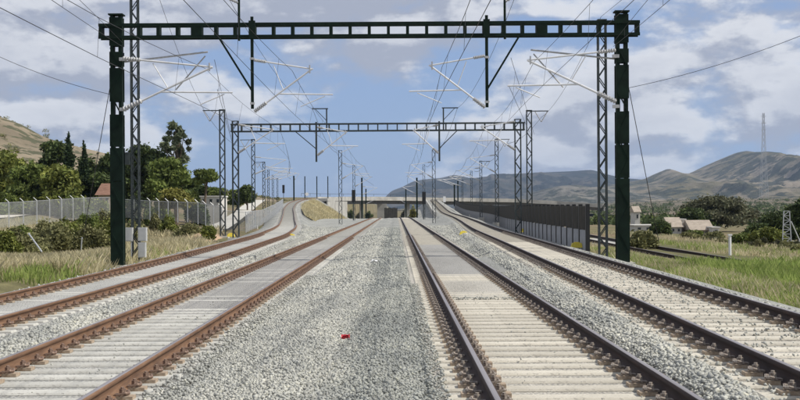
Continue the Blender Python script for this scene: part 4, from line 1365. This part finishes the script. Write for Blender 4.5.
# verge by the ramp track: from its ballast edge out to the bushes
blades('dry_grass', 'pale dry grass on the verge beside the rusty track', 60000, patch(22, 75, lambda y: -.34 * y - 3, k(L2, -2.9), .40, 5), .2, .62, 'grass_dry', .012)
blades('green_grass', 'green tufts among the dry verge grass', 16000, patch(22, 75, lambda y: -.34 * y - 3, k(L2, -2.9), .56, 8), .2, .5, 'grass_green', .013)
blades('dry_grass', 'dry grass on the bank below the fence', 16000, patch(75, 118, lambda y: -.33 * y, lambda y: L2.x(y) - 5.5, .45, 6), .25, .7, 'grass_dry', .02)
blades('green_grass', 'fresh green grass on the verge between the barrier track and the old track', 60000, patch(20, 62, k(R2, 2.25), lambda y: OLD.x(y) - 3.0, .33, 15), .14, .42, 'grass_green', .012)
blades('dry_grass', 'dry seeding grass mixed in the green verge', 40000, patch(20, 75, k(R2, 2.2), lambda y: OLD.x(y) - 2.8, .36, 16), .16, .45, 'grass_dry', .011)
blades('green_grass', 'taller green grass growing over the near end of the old track', 14000, patch(28, 45, k(OLD, -3.4), k(OLD, 2.6), .25, 25), .3, .65, 'grass_green', .012)
blades('green_grass', 'green grass behind the old track near the frame edge of the field'.replace('frame edge of the field', 'field bushes'), 12000, patch(36, 85, k(OLD, 2.6), lambda y: .34 * y + 2, .50, 17), .15, .38, 'grass_green', .014)
blades('dry_grass', 'straw-coloured grass covering the field behind the old track', 12000, patch(45, 120, k(OLD, 2.6), lambda y: .34 * y + 2, .50, 18), .12, .36, 'grass_dry', .02)
def on_slope(n):
    y = rng.uniform(190, 430, n); t = rng.random(n)
    q_ = np.array([slope_pt(a_, b_) for a_, b_ in zip(y, t)])
    ok = fbm(q_[:, 0] * .4, q_[:, 1] * .1, 77) > .46
    q_ = q_[ok]
    return q_[:, 0], q_[:, 1], (lambda a, b: q_[:, 2])
blades('dry_grass', 'tufts of dry grass on the flyover embankment', 14000, on_slope, .3, .8, 'grass_dry', .05)

def hill_scrub(obj, n, leaf, label):
    co = np.empty(len(obj.data.vertices) * 3, np.float32); obj.data.vertices.foreach_get('co', co); co = co.reshape(-1, 3)
    vis = co[(co[:, 0] > -.36 * co[:, 1]) & (co[:, 1] < 500) & (co[:, 2] > 4) & (co[:, 0] < 0)]
    sel = vis[rng.integers(0, len(vis), n)] + rng.normal(0, 2.0, (n, 3)) * np.array([1, 1, 0])
    dens = fbm(sel[:, 0] * .03, sel[:, 1] * .03, 91)
    sel = sel[dens > .44]
    n = len(sel); m_ = 46
    R_ = rng.uniform(.4, 1.5, n)
    d = rng.normal(size=(n, m_, 3)); d /= np.linalg.norm(d, axis=2)[..., None]
    pos = sel[:, None] + d * R_[:, None, None] * rng.random((n, m_, 1)) ** .4 * np.array([1, 1, .6])
    pos = pos.reshape(-1, 3)
    a = rng.normal(size=pos.shape); b = rng.normal(size=pos.shape)
    V = np.stack([pos - a * leaf, pos + b * leaf, pos + a * leaf], 1).reshape(-1, 3)
    tag(place('scrub', np_mesh('scrub', V, np.arange(len(V)).reshape(-1, 3)), M['leaf_scrub']), label, 'scrub', kind='stuff')
hill_scrub(bpy.data.objects['dry_hill'], 3600, .2, 'low dark scrub dotting the dry hillside')
def plain_scrub(n, label):
    y = 330 + 1500 * rng.random(n) ** 1.2
    x = y * rng.uniform(.14, .38, n)
    co = np.empty(len(bpy.data.objects['plain_rise'].data.vertices) * 3, np.float32)
    bpy.data.objects['plain_rise'].data.vertices.foreach_get('co', co); co = co.reshape(-1, 3)
    z = np.array([max(gz(a_, b_), co[np.argmin((co[:, 0] - a_) ** 2 + (co[:, 1] - b_) ** 2), 2]) for a_, b_ in zip(x, y)])
    ok = fbm(x * .012, y * .008, 31) > .45
    p = np.stack([x, y, z], -1)[ok]
    n = len(p); m_ = 30
    R_ = rng.uniform(.6, 2.0, n) * (1 + p[:, 1] / 1500)
    d = rng.normal(size=(n, m_, 3)); d /= np.linalg.norm(d, axis=2)[..., None]
    pos = (p[:, None] + d * R_[:, None, None] * rng.random((n, m_, 1)) ** .4 * np.array([1.3, 1.3, .8]) + np.array([0, 0, .6])).reshape(-1, 3)
    a = rng.normal(size=pos.shape) * .45; b = rng.normal(size=pos.shape) * .45
    V = np.stack([pos - a, pos + b, pos + a], 1).reshape(-1, 3)
    tag(place('distant_scrub', np_mesh('distant_scrub', V, np.arange(len(V)).reshape(-1, 3)), M['leaf_dark']), label, 'scrub', kind='stuff')
plain_scrub(1500, 'distant trees and scrub dotting the plain below the mountain')

# ------------------------------------------------------------------ fences
def fence(label, pts, post_step, h, arm=True):
    p0 = Vector(pts[0])
    t = thing('chain_link_fence', label, 'fence', p0, 'chain-link fences')
    post = MB().tube([(0, 0, -.1), (0, 0, h)], .04, 6)
    if arm:
        post.tube([(0, 0, h), (-.28, -.05, h + .26)], .035, 6)
    pm = post.mesh('fence_post'); pm.materials.append(M['galvanised'])
    for a, b in zip(pts[:-1], pts[1:]):
        a, b = Vector(a), Vector(b)
        n = max(1, round((b - a).length / post_step))
        for i in range(n):
            u, v = a.lerp(b, i / n), a.lerp(b, (i + 1) / n)
            place('fence_post', pm, None, t, u - p0)
            u2, v2 = u - p0, v - p0
            MB().add([u2, v2, v2 + Vector((0, 0, h - .05)), u2 + Vector((0, 0, h - .05))], [(0, 1, 2, 3)]).build('mesh_panel', M['chain_link'], t)
            MB().tube([u2 + Vector((0, 0, h - .03)), v2 + Vector((0, 0, h - .03))], .018, 4, False).build('top_wire', M['galvanised'], t)
    place('fence_post', pm, None, t, Vector(pts[-1]) - p0)
def gp_(px, py, Y):
    p = at(px, py, Y)
    return p
fence('chain-link fence with angled post tops in front of the pine wood', [gp_(-26, 230, 94), gp_(9, 227, 100), gp_(84, 218.5, 119), gp_(118, 217, 122)], 3.1, 2.0)
fence('chain-link fence with angled post tops behind the cabinets and sandy bank', [gp_(118, 217, 122.3), gp_(150, 219.5, 118), gp_(198, 223, 108), gp_(222, 229, 101)], 2.6, 1.8)
fence('pale mesh fence following the ramp track behind the lattice masts', [gp_(222, 230, 100), gp_(246, 231.5, 100), gp_(262, 224, 140), gp_(276, 214, 190), gp_(283, 207, 240)], 3.0, 1.6, False)

# pale track behind the fence, sandy patch, concrete path
def sheet(name, poly, mat, lift=.04):
    pts = [Vector((p.x, p.y, gz(p.x, p.y) + lift)) for p in poly]
    P_ = []
    n = len(pts) // 2
    for i in range(n):
        a, b = pts[i], pts[-1 - i]
        P_.append([tuple(Vector((a.x + (b.x - a.x) * t, a.y + (b.y - a.y) * t, 0)) + Vector((0, 0, gz(a.x + (b.x - a.x) * t, a.y + (b.y - a.y) * t) + lift))) for t in np.linspace(0, 1, 24)])
    return tag(place(name, grid_mesh(name, np.array(P_)), M[mat]), kind='structure')
simple('pale_dirt', (.50, .46, .39), (.62, .58, .50), .8, .95, bmp=.1)
simple('sand', (.36, .245, .15), (.46, .33, .21), .8, .95, bmp=.2)
V2 = lambda x, y: Vector((x, y, 0))
sheet('dirt_path', [V2(-62, 112), V2(-52, 114), V2(-44, 117), V2(-37.5, 121), V2(-36.5, 127), V2(-44, 126), V2(-52, 125), V2(-62, 124)], 'pale_dirt', .10)
P_ = []
for f in np.linspace(0, 1, 14):
    rowp = []
    for g_ in np.linspace(-1, 1, 12):
        X, Y = -13.5 + 1.35 * g_ - .9 * f, 82 + 15 * f
        hgt = .65 * (1 - abs(g_) ** 2.2) * math.sin(math.pi * min(1, .04 + f * .93)) ** .7
        rowp.append((X, Y, gz(X, Y) - .12 + hgt * (.8 + .4 * float(vnoise(np.array(X * 1.3), np.array(Y * .9), 4)))))
    P_.append(rowp)
tag(place('sandy_bank', grid_mesh('sandy_bank', np.array(P_)), M['sand']), kind='structure')
pth = thing('concrete_path', 'pale concrete ramp rising behind the mesh fence toward the crest', 'path', (-20, 120, 0))
P_ = []
for Y, x0, x1, z in ((112, -17.6, -15.2, -.1), (130, -18.6, -16.6, .3), (160, -21, -18.9, 1.2), (200, -24.5, -22, 2.4), (240, -28, -25.2, 3.4)):
    P_.append([(x0 + 20, Y - 120, z), (x1 + 20, Y - 120, z)])
place('surface', grid_mesh('surface', np.array(P_)), M['concrete'], pth)

# ------------------------------------------------------------------ buildings
def house(label, px, ytop, ybase, Y, wpx, depth, wall, roof='roof_tile', flat=False, wins=2, zb=None, cat='house', name='farm_house'):
    p = at(px, ybase, Y)
    z0 = p.z if zb is None else zb
    H = at(px, ytop, Y).z - z0
    w_ = wpx * Y / FPX / 2
    t = thing(name, label, cat, (p.x, Y, z0))
    MB().box(-w_, w_, 0, depth, -2.5, H).build('wall', M[wall], t)
    if flat:
        MB().box(-w_ - .12, w_ + .12, -.12, depth + .12, H + .003, H + .16).build('roof', M[wall], t)
    else:
        rh = min(1.4, depth * .25)
        MB().add([(-w_ - .3, -.35, H), (w_ + .3, -.35, H), (w_ + .3, depth + .35, H), (-w_ - .3, depth + .35, H), (-w_ - .3, depth / 2, H + rh), (w_ + .3, depth / 2, H + rh)],
                 [(0, 1, 5, 4), (2, 3, 4, 5), (0, 4, 3), (1, 2, 5), (3, 2, 1, 0)]).build('roof', M[roof], t)
    for i in range(wins):
        x = -w_ + (i + .5) * 2 * w_ / wins
        ww_ = min(.45, w_ / wins * .45)
        f = MB().box(x - ww_, x + ww_, -.05, -.003, H * .35, H * .78).build('window', M['concrete'], t)
        MB().box(x - ww_ * .8, x + ww_ * .8, -.07, -.052, H * .38, H * .75).build('pane', M['dark_glass'], f)
    return t
house('long low white farm building beside the dark round tree', 648, 226, 232, 165, 26, 6, 'white_wall', flat=True, wins=3)
house('white house with a raised block, between dark tree and large tree', 676, 227, 234, 160, 11, 5, 'white_wall', 'roof_pale', wins=2)
house('narrow tall white block of the farm beside the large tree', 683, 220, 233, 162, 5, 4, 'white_wall', flat=True, wins=1)
house('beige low-roofed farm building under the large spreading tree', 702, 230, 236, 158, 20, 5, 'tan_wall', 'roof_pale', wins=2)
house('small pinkish block at the end of the beige farm building', 716, 228, 236, 156, 7, 4, 'white_wall', flat=True, wins=1)
house('white gabled house on the fields behind the green post', 637.5, 212, 222, 260, 5, 5, 'white_wall', 'roof_pale', wins=1)
house('low white house with tiled roof far across the fields', 776, 221, 224, 330, 9, 6, 'white_wall', wins=2)
house('tiled-roof cottage glimpsed among the pines by the guy wire', 104, 195, 206, 143, 12, 6, 'tan_wall', wins=2)
house('long white shed behind the fence below the umbrella-shaped pine', 211, 197, 206, 150, 21, 5, 'white_wall', flat=True, wins=3)
wlt = thing('garden_wall', 'long low tan wall in front of the beige farm building', 'wall', at(725, 242, 140))
for i in range(8):
    MB().box(-6 + i * 1.8, -6 + i * 1.8 + 1.78, 0, .25, -1.5, .55 + .06 * (i % 3)).build('wall_panel', M['tan_wall'], wlt)

# ------------------------------------------------------------------ small things
def grounded(px, py, Y, z=None):
    p = at(px, py, Y)
    p.z = gz(p.x, Y) if z is None else z
    return p
def yellow_box(px, Y, z, label):
    p = at(px, 230, Y)
    t = thing('track_magnet', label, 'track magnet', (p.x, Y, z), 'yellow trackside boxes')
    MB().add([(-.27, -.16, 0), (.27, -.16, 0), (.27, .16, 0), (-.27, .16, 0), (-.20, -.11, .22), (.20, -.11, .22), (.20, .11, .22), (-.20, .11, .22)], [(3, 2, 1, 0), (4, 5, 6, 7), (0, 1, 5, 4), (1, 2, 6, 5), (2, 3, 7, 6), (3, 0, 4, 7)]).build('cover', M['yellow_paint'], t)
    MB().box(-.12, .12, -.04, .04, .223, .26).build('handle', M['yellow_paint'], t)
yellow_box(291, 78, -.18, 'yellow box on the gravel between the ramp track and rusty straight track')
yellow_box(463.5, 80, -.1, 'yellow box on the gravel between straight track and barrier track')
yellow_box(524, 90, -.15, 'yellow box at the foot of the lattice portal leg by the barrier')
yellow_box(576.5, 56.5, -.2, 'yellow box at the open end of the noise barrier')
yellow_box(231, 88, -.3, 'yellow box between the lattice portal leg and the sandy bank')
def scrap(name, label, cat, p, s, mat, h):
    r = random.Random(len(name))
    n = 5
    V, F = [], []
    for j in range(n):
        for i in range(n):
            V.append(((i / (n - 1) - .5) * s, (j / (n - 1) - .5) * s * .7, h * r.random()))
    for j in range(n - 1):
        for i in range(n - 1):
            a = j * n + i
            F.append((a, a + 1, a + n + 1, a + n))
    nv = len(V)
    V += [(x, y, z - .012) for x, y, z in V]
    F += [tuple(i + nv for i in f)[::-1] for f in F]
    o = MB().add(V, F).build(name, M[mat])
    o.location = p
    return tag(o, label, cat)
scrap('plastic_scrap', 'crumpled red plastic scrap lying on the central gravel', 'litter', (at(345.5, 341, 17.2).x, 17.2, -.15), .12, 'red_plastic', .07)
scrap('paper_scrap', 'crumpled white paper lying on the central gravel', 'litter', (at(374, 263, 41).x, 41, -.15), .24, 'white_paper', .12)
mp = thing('marker_post', 'short white marker post beside the old track', 'post', grounded(730, 259, 60))
MB().tube([(0, 0, -.2), (0, 0, .95)], .07, 8).build('post', M['white_paper'], mp)
MB().box(-.09, .09, -.09, .09, .951, 1.02).build('cap', M['white_paper'], mp)
lp = thing('leaning_pipe', 'thin pale pipe leaning across the bushy bank', 'pipe', at(42, 250, 62))
a, b = at(42, 250, 62), at(29, 234, 63)
MB().tube([(0, 0, -.1), b - a], .04, 6).build('tube', M['galvanised'], lp)
MB().tube([(b - a) * .96, (b - a) * 1.02], .055, 6).build('collar', M['galvanised'], lp)
st = thing('stake', 'thin grey stake standing among the bank bushes', 'stake', grounded(80, 249, 63))
MB().tube([(0, 0, -.2), (.1, 0, 1.25)], .028, 5).build('rod', M['galvanised'], st)
MB().tube([(.1, 0, 1.2), (.101, 0, 1.28)], .04, 5).build('tip', M['galvanised'], st)
sg = thing('speed_sign', 'small white disc sign on a thin post at the ramp crest', 'sign', (at(307, 208, 345).x, 345, 4.3))
MB().tube([(0, 0, -.3), (0, 0, 1.2)], .05, 6).build('post', M['mast_steel'], sg)
MB().tube([(0, -.06, 1.35), (0, -.10, 1.35)], .5, 14).build('disc', M['white_paper'], sg)
sg = thing('speed_sign', 'small white board sign on a post at the barrier bend', 'sign', (at(444.5, 208, 345).x, 345, 2.6))
MB().tube([(0, 0, -.3), (0, 0, 1.0)], .05, 6).build('post', M['mast_steel'], sg)
MB().box(-.35, .35, -.10, -.06, .6, 2.2).build('board', M['white_paper'], sg)

# pale lattice pole in the field, far pylon on the mountain side
lpole = thing('lattice_pole', 'pale lattice pole with slanting strut at the field bushes', 'pole', grounded(787, 258, 88))
H = at(787, 211, 88).z - lpole.location.z
mb = MB()
for sx in (-1, 1):
    mb2 = MB().bar((sx * .34, 0, -.2), (sx * .20, 0, H), .06).build('leg', M['galvanised'], lpole)
for i in range(8):
    za, zb = H * i / 8, H * (i + 1) / 8
    wa, wb = .34 - .14 * i / 8, .34 - .14 * (i + 1) / 8
    s = 1 if i % 2 else -1
    mb.bar((-s * wa, 0, za), (s * wb, 0, zb), .035)
    mb.bar((-wb, 0, zb), (wb, 0, zb), .035)
mb.build('lacing', M['galvanised'], lpole)
MB().tube([(.3, 0, H * .72), (1.25, .1, -.2)], .04, 6).build('strut', M['galvanised'], lpole)
MB().bar((-.35, 0, .42), (1.1, 0, .46), .07).build('cross_rail', M['galvanised'], lpole)

def pylon(px, ytop, ybase, Y, w0, label):
    b = at(px, ybase, Y)
    t = thing('power_pylon', label, 'pylon', b)
    H = at(px, ytop, Y).z - b.z
    mb = MB()
    n = 14
    def hw(f):
        return w0 * (1 - f) ** 1.3 * .8 + w0 * .22
    for i in range(n):
        fa, fb = i / n, (i + 1) / n
        for sx in (-1, 1):
            for sy in (-1, 1):
                mb.bar((sx * hw(fa), sy * hw(fa), H * fa), (sx * hw(fb), sy * hw(fb), H * fb), .36)
        for f in (-1, 1):
            mb.bar((-hw(fa), f * hw(fa), H * fa), (hw(fb), f * hw(fb), H * fb), .22)
            mb.bar((hw(fa), f * hw(fa), H * fa), (-hw(fb), f * hw(fb), H * fb), .22)
    mb.build('lattice', M['galvanised'], t)
    for zf in (.80, .88, .96):
        MB().bar((-w0 * .75, 0, H * zf), (w0 * .75, 0, H * zf), .4).build('cross_arm', M['galvanised'], t)
pylon(764, 113, 197, 1500, 4.2, 'tall lattice power pylon standing before the bare mountain')

# ------------------------------------------------------------------ air
hz = MB().box(-9500, 9500, -60, 12500, -12, 420).build('haze', None)
m = bpy.data.materials.new('haze_air'); m.use_nodes = True
nt = m.node_tree; nt.nodes.clear()
out = nt.nodes.new('ShaderNodeOutputMaterial')
pv = nt.nodes.new('ShaderNodeVolumePrincipled')
pv.inputs['Color'].default_value = (.52, .70, 1.0, 1)
pv.inputs['Density'].default_value = 5.6e-5
pv.inputs['Anisotropy'].default_value = 0.1
nt.links.new(pv.outputs[0], out.inputs['Volume'])
hz.data.materials.append(m)
tag(hz, 'thin blue haze in the air over the plain', 'haze', kind='stuff')
